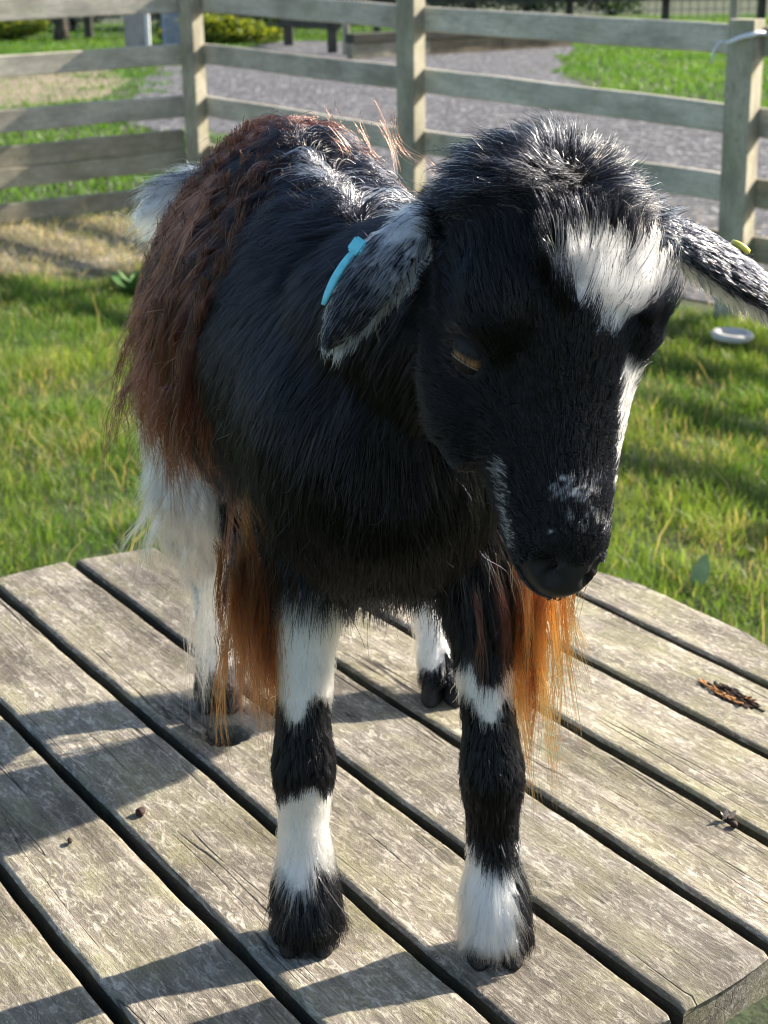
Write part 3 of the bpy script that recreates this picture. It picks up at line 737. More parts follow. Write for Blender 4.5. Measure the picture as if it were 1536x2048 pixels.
# --- regions: nearest bone
def seg_dist(P, pts, rads):
    best = np.full(len(P), 9.); par = np.zeros(len(P)); pts = np.array(pts, float)
    for i in range(len(pts) - 1):
        a, b = pts[i], pts[i + 1]; ab = b - a; t = np.clip(((P - a) @ ab) / (ab @ ab), 0, 1)
        r = rads[i] + (rads[i + 1] - rads[i]) * t
        d = np.linalg.norm(P - (a + t[:, None] * ab), axis=1) - r
        k = d < best; best[k] = d[k]; par[k] = (i + t[k]) / (len(pts) - 1)
    return best, par
REG = ['torso', 'neck', 'head', 'earL', 'earR', 'FL', 'FR', 'HL', 'HR', 'tail']
def classify(P):
    D = []; 
    bt = np.full(len(P), 9.)
    Ty = np.array([q[0] for q in TORSO])
    cx, cz, w, h = [np.interp(P[:, 1], Ty, [q[i] for q in TORSO]) for i in (1, 2, 3, 4)]; w = w * (1 - .30 * np.clip((P[:, 2] - cz) / h, 0, 1) ** 1.5)
    e = np.sqrt(((P[:, 0] - cx) / w) ** 2 + ((P[:, 2] - cz) / h) ** 2); bt = (e - 1) * np.minimum(w, h)
    bt = bt + np.maximum(0, .955 - P[:, 1]) + np.maximum(0, P[:, 1] - 1.5)
    D.append(bt)
    D.append(seg_dist(P, [a for a, _, _ in NECK], [b for _, b, _ in NECK])[0] + .004)
    L = P - HC; t, s, u_ = L @ hn, L @ hs, L @ hu
    Ht = [q[0] for q in HEAD]; w, h1, h2 = [np.interp(t, Ht, [q[i] for q in HEAD]) for i in (1, 2, 3)]
    e = np.sqrt((s / w) ** 2 + (u_ / np.where(u_ > 0, h1, h2)) ** 2); bh = (e - 1) * w * .6 + np.maximum(0, -.095 - t) + np.maximum(0, t - .16)
    D.append(bh)
    for E_, d_, L_ in ((EL, elD, elL), (ER, erD, erL)):
        b = np.array(E_['base']); D.append(seg_dist(P, [b + d_ * L_ * .05, b + d_ * L_ * .5, b + d_ * L_], [.018, .020, .004])[0] - .001)
    for path, rad in ((FL, FRAD), (FR, FRAD), (HL, HRAD), (HR, HRAD)):
        D.append(seg_dist(P, path, rad)[0] + np.where(P[:, 2] > .27, .03, 0))
    D.append(seg_dist(P, TAIL, [.022, .016, .012, .008])[0] + np.where(P[:, 0] > -.13, .02, 0))
    return np.argmin(np.array(D), 0)

def hnoise(P, s, seed=0):
    a = vnoise(np.stack([P[:, 0] + P[:, 2] * .37, P[:, 1] + P[:, 2] * .61], 1), s, seed); b = vnoise(np.stack([P[:, 2] + P[:, 0] * .21, P[:, 1] - P[:, 0] * .53], 1), s, seed + 3)
    return (a + b) / 2
def sstep(x, a, b): t = np.clip((x - a) / (b - a), 0, 1); return t * t * (3 - 2 * t)

BLACK, WHITE, BROWN, ORANGE = np.array((.0017, .0019, .0030)), np.array((.90, .875, .83)), np.array((.058, .0155, .009)), np.array((.40, .11, .020))  # BLACK has a faint blue mixed in for the sky sheen on the coat
def torso_lat(P):
    Ty = np.array([q[0] for q in TORSO]); cx = np.interp(P[:, 1], Ty, [q[1] for q in TORSO]); cz = np.interp(P[:, 1], Ty, [q[2] for q in TORSO])
    return P[:, 0] - cx, P[:, 2] - cz
def colour(P, reg, Nn, jit):
    """root colour, tip colour for hair roots at P"""
    n = len(P); C = np.tile(BLACK, (n, 1)); T = C.copy(); z = P[:, 2]; nz = hnoise(P, 60, 2) - .5; big = hnoise(P, 22, 5)
    q = rng.uniform(0, 1, n)
    lx, lz = torso_lat(P)
    # torso
    k = (reg == 0)
    br = k & (q < .92 * sstep(P[:, 1] + (lx < 0) * .04 - .10 * np.clip((z - .42) / .1, 0, 1) + .10 * (big - .5), 1.13, 1.21) * (.25 + .75 * sstep(big, .25, .55)))
    C[br] = BROWN * .35; T[br] = BROWN * rng.uniform(.4, 2.0, (br.sum(), 1))
    spine = k & (lz > 0) & (np.abs(lx + .03 * (big - .5)) < .007 + .02 * nz) & (P[:, 1] > .98) & (P[:, 1] < 1.22) & (q < .65)
    C[spine] = WHITE * .8; T[spine] = WHITE
    sp2 = k & (lz > 0) & (lx > .012) & (lx < .065) & (P[:, 1] > 1.0) & (P[:, 1] < 1.25) & (q < .06)
    C[sp2] = WHITE * .7; T[sp2] = WHITE * .9
    wb = k & (z < .285 + .03 * nz) & (P[:, 1] > 1.12); C[wb] = WHITE * .9; T[wb] = WHITE
    wt = k & (z < .350 + .05 * nz) & (P[:, 1] > 1.24) & (lx < -.03); C[wt] = WHITE * .9; T[wt] = WHITE
    # legs
    def band(r, lo, hi, c=WHITE):
        kk = (reg == r) & (z > lo + .030 * nz + .004 * np.sin(P[:, 0] * 190 + lo * 90)) & (z < hi + .034 * nz + .005 * np.sin(P[:, 0] * 160 + lo * 70)); C[kk] = c * .92; T[kk] = c
    band(5, .183, .285); band(5, .052, .118); band(6, .186, .210); band(6, -.01, .080)
    kk = (reg == 6) & (z < .07) & (P[:, 0] > .086); C[kk] = BLACK; T[kk] = BLACK
    band(7, .042, .40); band(8, .038, .40)
    kk = (reg == 7) & (q < .25) & (z < .2); C[kk] = BLACK * 3; T[kk] = WHITE * .5
    kk = (reg == 7) & (z > .095) & (z < .125) & (P[:, 1] > 1.475) & (q < .6); C[kk] = BROWN * .8; T[kk] = BROWN * 1.8
    kk = (reg == 7) & (P[:, 1] < 1.405) & (z > .2) & (P[:, 0] > -.14); C[kk] = BLACK; T[kk] = BLACK
    # tail
    k = reg == 9; C[k] = .86; T[k] = .88; kk = k & (Nn[:, 2] > .75) & (q < .6); C[kk] = BLACK; T[kk] = BLACK * 2
    # head
    k = reg == 2; L = P - HC; t, s, u_ = L @ hn, L @ hs, L @ hu
    top = u_ > .012
    hw = .031 * sstep(-t, -.017, .016) + .002
    bl = k & top & (np.abs(s - .012 - .1 * np.clip(.02 - t, 0, .1)) < hw + .022 * nz) & (t > -.030 + .045 * nz) & (t < .016) & (q < .93); C[bl] = WHITE * .95; T[bl] = WHITE
    gr = k & (t < -.040) & (q < .15) & (u_ > -.02); T[gr] = np.array((.75, .70, .60)) * rng.uniform(.4, 1, (gr.sum(), 1))
    fl = k & (t > .092) & (t < .122) & (u_ > .008) & (np.abs(s - .002) < .019) & (q < .45 * sstep(hnoise(P, 160, 8), .35, .6)); C[fl] = T[fl] = WHITE * .75
    fl = k & (t > .078) & (t < .124) & (np.abs(u_ + .012 - .25 * (.12 - t)) < .006) & (q < .5); C[fl] = T[fl] = WHITE * .7
    rs = k & (t > .03) & (t < .125) & (s > .027 - .1 * np.clip(.05 - t, 0, 1)) & (u_ > -.03) & (q < .8); C[rs] = T[rs] = WHITE * .9
    eb = k & (np.linalg.norm(P - hp(.020, -.052, .004), axis=1) < .016) & (q < .35); C[eb] = T[eb] = np.array((.05, .026, .018))
    # ears
    for r, E_, d_, L_, nn in ((3, EL, elD, elL, elN), (4, ER, erD, erL, erN)):
        k = reg == r; te_ = ((P - np.array(E_['base'])) @ d_) / L_
        pw = np.clip((.90 if r == 3 else .62) - 1.0 * te_, .15, .80) * (.75 + .5 * sstep(hnoise(P, 250, 4), .3, .62)); inn = (Nn @ nn) < -.1
        w_ = k & ((q < pw) | (inn & (q < .85))); C[w_] = T[w_] = np.array((.66, .68, .72)); b_ = k & ~w_; T[b_] = BLACK * 2
    return C, T

# --- body skin coloured like the coat above it
body_me.update(); VN = np.empty(nv * 3, np.float32); body_me.vertices.foreach_get("normal", VN); VN = VN.reshape(-1, 3).astype(float)
breg = classify(BV); Cb, _ = colour(BV, breg, VN, 0); nose_ = sstep((BV - HC) @ hn, .130, .138) * sstep((BV - HC) @ hu, -.016, -.008)
nost = np.zeros(nv)
for sg in (-1, 1): nost = np.maximum(nost, np.clip(1.3 - np.linalg.norm(BV - hp(.136, sg * .0115, .003), axis=1) / .006, 0, 1))
Cb = Cb * .8 + .001; Cb = Cb + (nose_ * (breg == 2))[:, None] * np.array((.016, .0145, .015)); Cb = Cb * (1 - .9 * nost)[:, None]
set_col(body_me, "col", Cb)
skin_m = attr_mat("goat_skin", rough=.5, spec=.2)
body_me.materials.clear()
for p in body_me.polygons: p.use_smooth = True
bvh_v = [Vector(v) for v in BV]; bvh = BVHTree.FromPolygons(bvh_v, [tuple(p.vertices) for p in body_me.polygons])
BLV = BV - GO; body_me.vertices.foreach_set("co", BLV.astype(np.float32).ravel()); body_me.update()
link("body", body_me, skin_m, goat)

# --- hair
body_me.calc_loop_triangles(); nt = len(body_me.loop_triangles); TI = np.empty(nt * 3, np.int32); body_me.loop_triangles.foreach_get("vertices", TI); TI = TI.reshape(-1, 3)
tA, tB, tC_ = BV[TI[:, 0]], BV[TI[:, 1]], BV[TI[:, 2]]
area = .5 * np.linalg.norm(np.cross(tB - tA, tC_ - tA), axis=1); cen = (tA + tB + tC_) / 3; treg = classify(cen)
def sample(n, dens):
    w = area * dens; i = rng.choice(nt, n, p=w / w.sum()); a, b = rng.uniform(0, 1, (2, n)); f = a + b > 1; a[f], b[f] = 1 - a[f], 1 - b[f]
    P = tA[i] + (tB - tA)[i] * a[:, None] + (tC_ - tA)[i] * b[:, None]
    Nn = VN[TI[i, 0]] * (1 - a - b)[:, None] + VN[TI[i, 1]] * a[:, None] + VN[TI[i, 2]] * b[:, None]; Nn /= np.linalg.norm(Nn, axis=1)[:, None]
    return P, Nn, treg[i]
def nrmz(v): return v / (np.linalg.norm(v, axis=1)[:, None] + 1e-9)
EYE = {sg: hp(.020, sg * .0470, .004) for sg in (-1, 1)}
WH = hp(-.070, -.004, .030)                                   # hair whorl on the crown
def comb(P, reg):
    D = np.tile(np.array((0, .25, -1.0)), (len(P), 1)); lx, lz = torso_lat(P)
    k = reg == 0; top = sstep(lz, .03, .11)
    D[k, 0] = (np.sign(lx) * (.25 + 1.2 * top))[k] * sstep(np.abs(lx), .0, .02)[k]; D[k, 2] = (-1 + .75 * top)[k]; D[k, 1] = (.28 + .25 * top)[k]
    fr_ = k & (P[:, 1] < 1.05); D[fr_, 1] *= .3
    k = reg == 1; D[k] = np.array((-.35, .35, -.75))
    k = reg == 2
    if k.any():
        L = P - HC; t, s, u_ = L @ hn, L @ hs, L @ hu
        up = sstep(u_, -.01, .03)[:, None]
        F_ = -hn[None] * (.55 + .6 * up) - hu[None] * (.75 * (1 - up)) + hs[None] * np.sign(s)[:, None] * .25 * up * sstep(np.abs(s), .005, .03)[:, None]
        R2 = nrmz(P - WH) + np.array((-.1, .15, 0.2)); w = sstep(-t, .040, .065)[:, None]
        D[k] = (F_ * (1 - w) + R2 * w)[k]
    D[reg == 3] = elD; D[reg == 4] = erD
    for r in (5, 6, 7, 8): D[reg == r] = (0, .05, -1)
    k = reg == 9; D[k] = np.array((-.85, .1, -.25)) + np.stack([np.zeros(k.sum()), np.zeros(k.sum()), (P[k, 2] - .455) * 16], 1)
    return nrmz(D)
def props(P, reg, Nn):
    n = len(P); z = P[:, 2]; lx, lz = torso_lat(P); Ln = np.full(n, .03); lift = np.full(n, .25); grav = np.full(n, .15); curl = np.full(n, .0); clump = np.full(n, .35)
    k = reg == 0; bk = sstep(P[:, 1], 1.12, 1.22)
    Ln[k] = (.032 + .036 * bk * (1 - .5 * sstep(-lz, .03, .09)) + .021 * (1 - bk) * sstep(-lz, .02, .1))[k]; lift[k] = (.09 + .14 * bk)[k]; grav[k] = (.12 + .35 * bk)[k]; curl[k] = (.0008 + .006 * bk)[k]; clump[k] = (.22 + .66 * bk)[k]
    tp = k & (lz > .06) & (np.abs(lx) < .05); Ln[tp] = .036; lift[tp] = .38; curl[tp] = .006
    bel = k & (lz < -.085); Ln[bel] = .044; grav[bel] = .9
    k = reg == 1; Ln[k] = .030; lift[k] = .12; grav[k] = .25; clump[k] = .22
    k = reg == 2; L = P - HC; t, u_, s = L @ hn, L @ hu, L @ hs
    Ln[k] = (.0055 + .006 * sstep(-t, -.06, 0.01) + .014 * sstep(-t, .03, .06))[k]; lift[k] = (.10 + .46 * sstep(-t, .03, .07))[k]; grav[k] = .0; clump[k] = .2
    bl = k & (u_ > .012) & (np.abs(s - .012) < .038) & (t < .010) & (t > -.05); Ln[bl] = .025; lift[bl] = .48; clump[bl] = .8
    jaw = k & (u_ < -.03) & (t < .06); Ln[jaw] = .016; grav[jaw] = .3
    ns = k & (t > .125); Ln[ns] = .0032
    k = (reg == 3) | (reg == 4); Ln[k] = .0085; lift[k] = .12; grav[k] = .02; clump[k] = .35
    inn = ((reg == 3) & (Nn @ elN < -.2)) | ((reg == 4) & (Nn @ erN < -.2)); Ln[inn] = .013; grav[inn] = .5; lift[inn] = .4
    for r in (5, 6): k = reg == r; Ln[k] = (.011 + .008 * sstep(z, .19, .27) + .013 * np.exp(-((z - .05) / .03) ** 2))[k]; lift[k] = .20; grav[k] = .15; clump[k] = .45
    for r in (7, 8): k = reg == r; Ln[k] = (.012 + .026 * sstep(z, .10, .22))[k]; lift[k] = .32; grav[k] = .22; clump[k] = .6; curl[k] = .004
    hk = ((reg == 7) | (reg == 8)) & (z > .06) & (z < .15) & (Nn[:, 1] > .2); Ln[hk] = .05; grav[hk] = .5
    fb = ((reg >= 5) & (reg <= 8)) & (z < .055) & (z > .022); Ln[fb] += .004; low = ((reg >= 5) & (reg <= 8)) & (z < .026); Ln[low] = .019; lift[low] = .45
    k = reg == 9; Ln[k] = .046; lift[k] = .34; grav[k] = .10; curl[k] = .002; clump[k] = .4
    return Ln, lift, grav, curl, clump
K = 8
def grow(P, Nn, reg, Ln, lift, grav, curl, freev=None):
    n = len(P); path = np.empty((n, K, 3)); path[:, 0] = P - Nn * .0008; cur = P.copy(); nr = Nn.copy(); ds = Ln / (K - 1)
    ph = rng.uniform(0, 6.28, n); ax_ = nrmz(rng.normal(0, 1, (n, 3)))
    for k in range(1, K):
        f = k / (K - 1)
        c = comb(cur, reg); tn = nrmz(c - nr * (c * nr).sum(1)[:, None])
        lf = (lift * (1.25 - .9 * f))[:, None]
        d = tn * (1 - lf) + nr * lf + np.array((0, 0, -1.)) * (grav * f * 1.6)[:, None] + ax_ * (curl / np.maximum(Ln, .01) * 3.0 * np.cos(ph + f * 6))[:, None]
        cur = cur + nrmz(d) * ds[:, None]
        clear = .0012 + .10 * Ln * min(1, f * 1.5); cur[:, 2] = np.maximum(cur[:, 2], .0015)
        for i in range(n):
            loc, nn, _, dist = bvh.find_nearest(cur[i])
            if loc is None: continue
            v = np.array(cur[i]) - np.array(loc); sd = v @ np.array(nn)
            nr[i] = nn
            if sd < clear[i]: cur[i] += np.array(nn) * (clear[i] - sd)
        path[:, k] = cur
    return path
def gdens(reg): return np.array([1.0, 1.3, 3.0, 7.0, 7.0, 3.0, 3.0, 2.2, 2.0, 3.0])[reg]
G_P, G_N, G_R = sample(11000, gdens(treg)); G_L, G_lift, G_grav, G_curl, G_cl = props(G_P, G_R, G_N)
G_L *= rng.uniform(.75, 1.25, len(G_L)); G_lift *= rng.uniform(.6, 1.5, len(G_L))
GPATH = grow(G_P, G_N, G_R, G_L, G_lift, G_grav, G_curl); GC, GT = colour(G_P, G_R, G_N, 0)
kd = kdtree.KDTree(len(G_P))
for i in range(len(G_P)): kd.insert(G_P[i] + G_N[i] * .012, i)
kd.balance()

hair_m = N("goat_hair"); hb = hair_m.n("BsdfHairPrincipled"); hb.model = 'CHIANG'; hb.parametrization = 'COLOR'
at_ = hair_m.n("Attribute", attribute_name="col"); hair_m.l(at_.outputs["Color"], hb.inputs["Color"])
hb.inputs["Roughness"].default_value = .21; hb.inputs["Radial Roughness"].default_value = .45; hb.inputs["Coat"].default_value = .0
hb.inputs["Random Roughness"].default_value = .2; hb.inputs["IOR"].default_value = 1.38
hair_m.l(hb.outputs[0], hair_m.out.inputs[0])

def curves_obj(name, PTS, C, T, rad, label=None):
    """PTS (n,K,3) world table coords"""
    n, k, _ = PTS.shape; cu = bpy.data.hair_curves.new(name); cu.add_curves([k] * n)
    cu.attributes["position"].data.foreach_set("vector", (PTS - GO).astype(np.float32).ravel())
    f = np.linspace(0, 1, k); R = rad[:, None] * (1 - .75 * f ** 2)[None]
    ra = cu.attributes.get("radius") or cu.attributes.new("radius", 'FLOAT', 'POINT'); ra.data.foreach_set("value", R.astype(np.float32).ravel())
    a = cu.attributes.new("col", 'FLOAT_COLOR', 'POINT'); w = (f ** 1.2)[None, :, None]; CC = C[:, None] * (1 - w) + T[:, None] * w
    C4 = np.ones((n, k, 4), np.float32); C4[..., :3] = np.clip(CC, .001, .95); a.data.foreach_set("color", C4.ravel())
    cu.materials.append(hair_m.m); o = bpy.data.objects.new(name, cu); COL.objects.link(o); o.parent = goat
    if label: o["label"] = label
    return o
def hdens(reg, P):
    d = np.array([1.0, 1.4, 3.6, 6.0, 6.0, 3.2, 3.2, 3.4, 1.7, 3.4])[reg]
    d = d * np.where((reg == 0) & (P[:, 0] > .03) & (P[:, 1] > 1.1), .75, 1.0); return d
NH = 305000
Hp, Hn_, Hr = sample(NH, hdens(treg, cen)); HLn, Hlift, Hgrav, Hcurl, Hcl = props(Hp, Hr, Hn_)
HCc, HTt = colour(Hp, Hr, Hn_, 0)
ids = np.empty((NH, 2), int); dst = np.empty((NH, 2))
key = Hp + Hn_ * .012
for i in range(NH):
    r = kd.find_n(key[i], 2); ids[i] = (r[0][1], r[1][1]); dst[i] = (r[0][2], r[1][2])
w0 = (dst[:, 1] + 1e-5) / (dst.sum(1) + 2e-5)
same = (G_R[ids[:, 0]] == G_R[ids[:, 1]]); w0 = np.where(same, .5 + .5 * sstep(w0, .5, .9), 1.0)
g0, g1 = ids[:, 0], ids[:, 1]
disp = (GPATH[g0] - GPATH[g0][:, :1]) * w0[:, None, None] + (GPATH[g1] - GPATH[g1][:, :1]) * (1 - w0)[:, None, None]
disp *= rng.uniform(.65, 1.12, NH)[:, None, None]
f = np.linspace(0, 1, K)[None, :, None]
base = (Hp - Hn_ * .0006)[:, None]; off = base - GPATH[g0][:, :1]
H = base + disp - off * (Hcl[:, None, None] * f ** 1.4)
jit = rng.normal(0, 1, (NH, 3)); jit2 = rng.normal(0, 1, (NH, 3)); sc = np.where(rng.uniform(0, 1, NH) < .03, .22, .055) * HLn
H += jit[:, None] * (sc[:, None, None] * f ** 1.5) + jit2[:, None] * (sc[:, None, None] * .5 * np.sin(f * 6.0) * f)
# colour follows the lock for long coat hair
lock = (Hr == 0) & (rng.uniform(0, 1, NH) < .65) & (Hp[:, 1] > 1.1) & (np.abs(HCc - GC[g0]).sum(1) < .6)
HTt[lock] = GT[g0[lock]]; HCc[lock] = GC[g0[lock]]
rad = np.full(NH, .00017) * rng.uniform(.7, 1.5, NH); rad[(Hr == 0)] *= 1.2; rad[Hr == 2] *= .9
bare = ((Hr == 2) & ((((Hp - HC) @ hn > .134) & ((Hp - HC) @ hu > -.010) & ((Hp - HC) @ hu < .013)) | (np.linalg.norm(Hp - hp(.025, -.052, .006), axis=1) < .0120) | (np.linalg.norm(Hp - hp(.025, .052, .006), axis=1) < .0120))) | ((Hp[:, 2] < .0050) & (Hr >= 5))
for nm, rs in (("coat", (0, 1)), ("face_fur", (2,)), ("ear_fur", (3,)), ("ear_fur", (4,)), ("foreleg_fur", (5,)), ("foreleg_fur", (6,)), ("hind_leg_fur", (7,)), ("hind_leg_fur", (8,)), ("tail_hair", (9,))):
    k = np.isin(Hr, rs) & ~bare; curves_obj(nm, H[k], HCc[k], HTt[k], rad[k])

# --- long locks: skirts behind the elbows, thigh and rump strands
def locks(name, anchors, per, spread, Lr, drift, Cr, Tr, rad_=.00019, wave=.008, label=None):
    """bundles of long hanging hair; anchors (m,3)"""
    PT, CC, TT = [], [], []; KK = 14; f = np.linspace(0, 1, KK)[:, None]
    for a in anchors:
        a = np.array(a); L0 = rng.uniform(*Lr); dr = np.array(drift) + rng.normal(0, .11, 3) * np.array((1, 1, .3)); ph = rng.uniform(0, 6.28); wd = nrmz(rng.normal(0, 1, (1, 3)))[0]
        n = int(per * rng.uniform(.5, 1.5)); cm = rng.uniform(.35, 1.6)
        o_ = rng.normal(0, spread, (n, 3)); L = L0 * rng.uniform(.55, 1.1, n)
        d0 = nrmz((dr * .9)[None] + rng.normal(0, .05, (n, 3)))
        p = a + o_[:, None] * (1 - .80 * np.sin(np.clip(f * 1.25, 0, 1) * 1.57))[None] + (d0[:, None] * .35 * (f * (1 - .45 * f))[None] + np.array((dr[0] * .25, dr[1] * .25, -1.0))[None, None] * (f ** 1.25)[None] * .85) * L[:, None, None]
        wd2 = nrmz(rng.normal(0, 1, (1, 3)))[0]; fr_ = rng.uniform(2.6, 5.5)
        hp_ = rng.normal(0, .35, (n, 1, 1)); ha_ = rng.uniform(.6, 1.4, (n, 1, 1))
        p = p + wd * (wave * ha_ * np.sin(ph + hp_ + f[None] * fr_) * f[None] ** .8) + wd2 * (wave * .6 * np.cos(ph * 2 + hp_ + f[None] * fr_ * 1.3) * f[None]) + rng.normal(0, 1, (n, 1, 3)) * .05 * L0 * (f ** 2)[None] * .5
        PT.append(p); c_ = np.array(Cr) * rng.uniform(.5, 1.3, (n, 1)); t_ = np.array(Tr) * cm * rng.uniform(.6, 1.3, (n, 1)); CC.append(c_); TT.append(t_)
    PT, CC, TT = np.concatenate(PT), np.concatenate(CC), np.concatenate(TT)
    PT[..., 2] = np.maximum(PT[..., 2], .002)
    return curves_obj(name, PT, CC, TT, np.full(len(PT), rad_), label)
def spots(n, c, ext): return [np.array(c) + rng.normal(0, 1, 3) * np.array(ext) for _ in range(n)]
locks("elbow_fringe", spots(44, (-.082, 1.05, .275), (.012, .012, .022)), 28, .0032, (.06, .130), (.0, -.10, -.6), (.022, .008, .005), ORANGE * .42, label="long rusty brown hair hanging from the elbow")
locks("elbow_fringe", spots(22, (-.094, 1.08, .28), (.010, .02, .02)), 34, .003, (.07, .12), (-.10, .0, -.6), BLACK * 2, BROWN)
locks("elbow_fringe", spots(40, (.098, 1.045, .272), (.013, .012, .022)), 42, .0034, (.06, .14), (.12, -.05, -.6), (.10, .03, .010), ORANGE * 1.25, label="long orange hair hanging behind the muzzle")
locks("elbow_fringe", spots(16, (.075, 1.035, .28), (.012, .010, .02)), 40, .003, (.07, .11), (.05, -.15, -.6), BLACK * 2, BROWN)
locks("thigh_strands", spots(26, (-.170, 1.37, .255), (.008, .02, .025)), 40, .004, (.04, .07), (-.45, -.1, -.5), WHITE * .9, WHITE, .00015)
locks("hock_strands", spots(18, (-.150, 1.37, .135), (.014, .03, .015)), 14, .005, (.07, .12), (-.20, -.40, -.5), WHITE * .85, WHITE, .0002, .010)
locks("thigh_strands", spots(16, (-.190, 1.37, .235), (.006, .02, .02)), 16, .003, (.05, .085), (-.75, -.2, -.35), WHITE * .9, WHITE, .0002, .010)
fl_a = []
for _ in range(230):
    y_ = rng.uniform(1.14, 1.42); ang = rng.uniform(-.25, 1.25); Ty = [q[0] for q in TORSO]; cx, cz, w_, h_ = [float(np.interp(y_, Ty, [q[i] for q in TORSO])) for i in (1, 2, 3, 4)]
    fl_a.append((cx - w_ * math.cos(ang) * 1.10 * (1 - .30 * max(0, math.sin(ang)) ** 1.5), y_, cz + h_ * math.sin(ang) * 1.06))
locks("flank_locks", fl_a, 26, .0030, (.055, .105), (-.18, .05, -.30), BROWN * .18, BROWN * 1.0, .00026, .013, label="long wavy reddish brown hair over the flank")
fl_c = [(-.055 - .112 * math.cos(a_) * (1.12 - .25 * max(0, math.sin(a_))), y_, .40 + .143 * math.sin(a_)) for a_, y_ in zip(rng.uniform(-.3, .9, 22), rng.uniform(1.15, 1.36, 22))]
locks("flank_locks", fl_c, 12, .002, (.05, .085), (-1.1, -.1, .05), BROWN * .2, BROWN * 1.1, .0002, .010)
fl_b = [(float(x), float(y), .548) for x, y in zip(rng.normal(-.04, .035, 8), rng.uniform(1.15, 1.38, 8))]
locks("back_strands", fl_b, 9, .006, (.04, .07), (.6, -.1, .45), BROWN * .5, BROWN * 2.5, .00014, .014)
wh = [tuple(hp(.12 + rnd.uniform(-.01, .015), rnd.uniform(-.03, .03), -.03)) for _ in range(16)]
locks("whiskers", wh, 2, .003, (.018, .03), (.1, -.5, -.2), WHITE * .6, WHITE * .8, .00012, .002)

# --- eyes, hooves and ear tags
iris_m = N("goat_eye"); tc = iris_m.n("TexCoord"); sx = iris_m.n("SeparateXYZ"); iris_m.l(tc.outputs["Object"], sx.inputs[0])
# pupil: horizontal dark bar across the front of the ball (local +Z looks out)
ab = iris_m.n("Math", operation='ABSOLUTE'); iris_m.l(sx.outputs[1], ab.inputs[0])
pu = iris_m.ramp(ab.outputs[0], [(.0020, (.008, .006, .005)), (.0032, (.36, .16, .06))])
iris_m.l(pu, iris_m.b.inputs["Base Color"]); iris_m.b.inputs["Roughness"].default_value = .08; iris_m.b.inputs["Coat Weight"].default_value = .5
lid_m = flat("eyelid", (.008, .006, .006), .6, .3, .3, 300); rim_m = flat("lid_rim", (.24, .19, .16), .3, .5)
def sphere_part(name, r, a0, a1, mat, c, Rm, sc=(1, 1, 1), seg=28, ring=16):
    V, F = [], []
    for i in range(ring + 1):
        th = a0 + (a1 - a0) * i / ring
        for j in range(seg):
            p = 2 * math.pi * j / seg; V.append((r * math.sin(th) * math.cos(p) * sc[0], r * math.sin(th) * math.sin(p) * sc[1], r * math.cos(th) * sc[2]))
    for i in range(ring):
        for j in range(seg): F.append((i * seg + j, i * seg + (j + 1) % seg, (i + 1) * seg + (j + 1) % seg, (i + 1) * seg + j))
    me = mesh_of(name, V, F); o = link(name, me, mat, goat, smooth=True); o.matrix_local = Matrix.Translation(Vector(c - GO)) @ Rm.to_4x4(); return o
def rot_from(xa, ya, za):
    M = Matrix.Identity(3)
    for i in range(3): M[i][0], M[i][1], M[i][2] = xa[i], ya[i], za[i]
    return M
LASH = []
for sg in (-1, 1):
    za = hs * sg + hu * .30; za /= np.linalg.norm(za); e1 = hn * .65 + hu * .75; e1 = e1 - za * (e1 @ za); e1 /= np.linalg.norm(e1)
    up = np.cross(za, e1); up = up if up @ hn < 0 else -up; x_ = np.cross(up, za)
    ec = EYE[sg]
    eye = sphere_part("eye", .0120, 0, math.pi, iris_m.m, ec, rot_from(x_, up, za))
    uv = up * .98 + za * .20; uv /= np.linalg.norm(uv); zu = np.cross(x_, uv)
    sphere_part("eyelid", .0127, 0, math.radians(82), lid_m, ec, rot_from(x_, -zu, uv))
    dv = -up * .98 + za * .10; dv /= np.linalg.norm(dv); zd = np.cross(x_, dv)
    sphere_part("eyelid", .0126, 0, math.radians(63), lid_m, ec, rot_from(x_, -zd, dv))
    sphere_part("lid_rim", .0129, math.radians(61), math.radians(65), rim_m, ec, rot_from(x_, -zd, dv))
    LASH += [ec + .0128 * (za * math.cos(q_) + x_ * math.sin(q_) + up * .10) for q_ in np.linspace(-.8, .8, 14)]
locks("eyelashes", LASH, 3, .0004, (.006, .009), (-.3, -.5, -.5), BLACK, BLACK, .00012, .0005)
hoof_m = flat("hoof_horn", (.016, .014, .013), .65, .3, .6, 160, .6)
def claw(c, yaw, sg):
    V, F = [], []; seg = 16
    for z, k in ((.0, 1.06), (.003, 1.08), (.014, .95), (.024, .80), (.028, .5)):
        for j in range(seg):
            a = 2 * math.pi * j / seg; xx = .0098 * math.copysign(abs(math.cos(a)) ** .8, math.cos(a)); yy = math.sin(a); yy = -.0215 * abs(yy) ** .9 if yy < 0 else .017 * yy ** .8
            if yy < 0: xx *= 1 - .35 * (yy / -.0215) ** 2
            V.append((xx * k, yy * k + z * .30, z + .0005))
    for i in range(4):
        for j in range(seg): F.append((i * seg + j, i * seg + (j + 1) % seg, (i + 1) * seg + (j + 1) % seg, (i + 1) * seg + j))
    F.append(tuple(range(seg))[::-1]); F.append(tuple(4 * seg + j for j in range(seg)))
    o = link("hoof", mesh_of("hoof", V, F), hoof_m, goat, smooth=True); o.location = Vector(np.array(c) - GO) + Vector((sg * .0102, 0, 0)); o.rotation_euler = (0, 0, yaw + sg * .10)
for c in ((-.060, 1.024, 0), (.074, 1.006, 0), (-.158, 1.42, 0), (.053, 1.427, 0)):
    for sg in (-1, 1): claw(c, 0, sg)
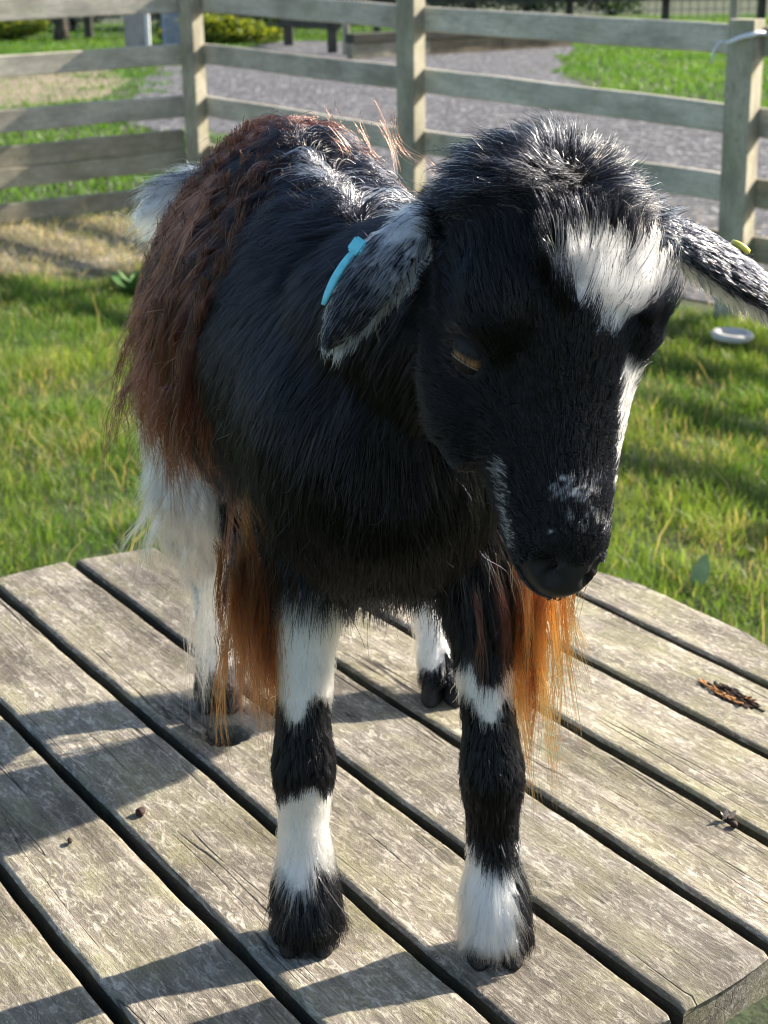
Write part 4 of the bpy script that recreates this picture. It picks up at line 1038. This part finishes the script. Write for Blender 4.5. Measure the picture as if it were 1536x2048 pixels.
# ear tags
blue_m = flat("blue_plastic", (.16, .62, .74), .35, .5, .12, 200); yel_m = flat("yellow_plastic", (.80, .72, .12), .35, .5, .1, 200)
def ear_pt(E_, d_, s_, n_, L_, t, w, h): return np.array(E_['base']) + d_ * L_ * t + s_ * E_['W'] * w + n_ * h
sgl = 1 if elS[0] < 0 else -1
tg = empty("blue_tag_pivot", (0, 0, 0)); bpy.data.objects.remove(tg)
a_, b_ = ear_pt(EL, elD, elS, elN, elL, .34, sgl * 1.02, .006), ear_pt(EL, elD, elS, elN, elL, .78, sgl * .80, .009)
mid_ = ear_pt(EL, elD, elS, elN, elL, .55, sgl * 1.16, .010)
def bez(a, b, c, n=9): return [tuple((1 - t) ** 2 * a + 2 * t * (1 - t) * b + t * t * c) for t in np.linspace(0, 1, n)]
st_ = link("ear_tag", tube_mesh("ear_tag", [tuple(np.array(p) - GO) for p in bez(a_, mid_, b_)], [.0024, .0026, .0027, .0027, .0026, .0025, .0023, .002, .0014], 8), blue_m, goat, smooth=True); st_["label"] = "light blue plastic ear tag clipped on the drooping ear"
bm = bmesh.new(); bmesh.ops.create_cube(bm, size=1); bmesh.ops.scale(bm, vec=(.0095, .0085, .005), verts=bm.verts); bmesh.ops.bevel(bm, geom=bm.edges[:], offset=.0012, segments=2, affect='EDGES')
me = bpy.data.meshes.new("tag_button"); bm.to_mesh(me); bm.free()
o = link("tag_button", me, blue_m, st_); o.matrix_local = Matrix.Translation(Vector(a_ + elN * .003 - GO)) @ rot_from(elD, np.cross(elN, elD), elN).to_4x4()
sgr = 1 if (erS[2] > 0) else -1
c_ = ear_pt(ER, erD, erS, erN, erL, .52, sgr * .92, .004); vz = erS * sgr * .75 + erN * .6 ; vz /= np.linalg.norm(vz); vx = erD - vz * (erD @ vz); vx /= np.linalg.norm(vx)
V, F = [], []
for r, z in ((.0015, -.006), (.0015, .0035), (.0060, .004), (.0066, .0053), (.0060, .0070), (.003, .0078), (.0, .0078)):
    for j in range(18): V.append((r * math.cos(j * math.pi / 9), r * math.sin(j * math.pi / 9), z))
for i in range(6):
    for j in range(18): F.append((i * 18 + j, i * 18 + (j + 1) % 18, (i + 1) * 18 + (j + 1) % 18, (i + 1) * 18 + j))
yt = link("ear_tag", mesh_of("ear_tag", V, F), yel_m, goat, smooth=True); yt["label"] = "yellow plastic ear tag on the outstretched ear"
yt.matrix_local = Matrix.Translation(Vector(c_ - GO)) @ rot_from(vx, np.cross(vz, vx), vz).to_4x4()
fl_pt = ear_pt(ER, erD, erS, erN, erL, .48, -sgr * .95, -.004)
bm = bmesh.new(); bmesh.ops.create_cube(bm, size=1); bmesh.ops.scale(bm, vec=(.012, .016, .0016), verts=bm.verts); bmesh.ops.bevel(bm, geom=bm.edges[:], offset=.0006, segments=1, affect='EDGES')
me = bpy.data.meshes.new("tag_flap"); bm.to_mesh(me); bm.free()
o = link("tag_flap", me, flat("amber_plastic", (.72, .48, .06), .3, .5), yt); o.matrix_local = yt.matrix_local.inverted() @ Matrix.Translation(Vector(fl_pt - GO)) @ rot_from(erD, -erS * sgr, np.cross(erD, -erS * sgr)).to_4x4()
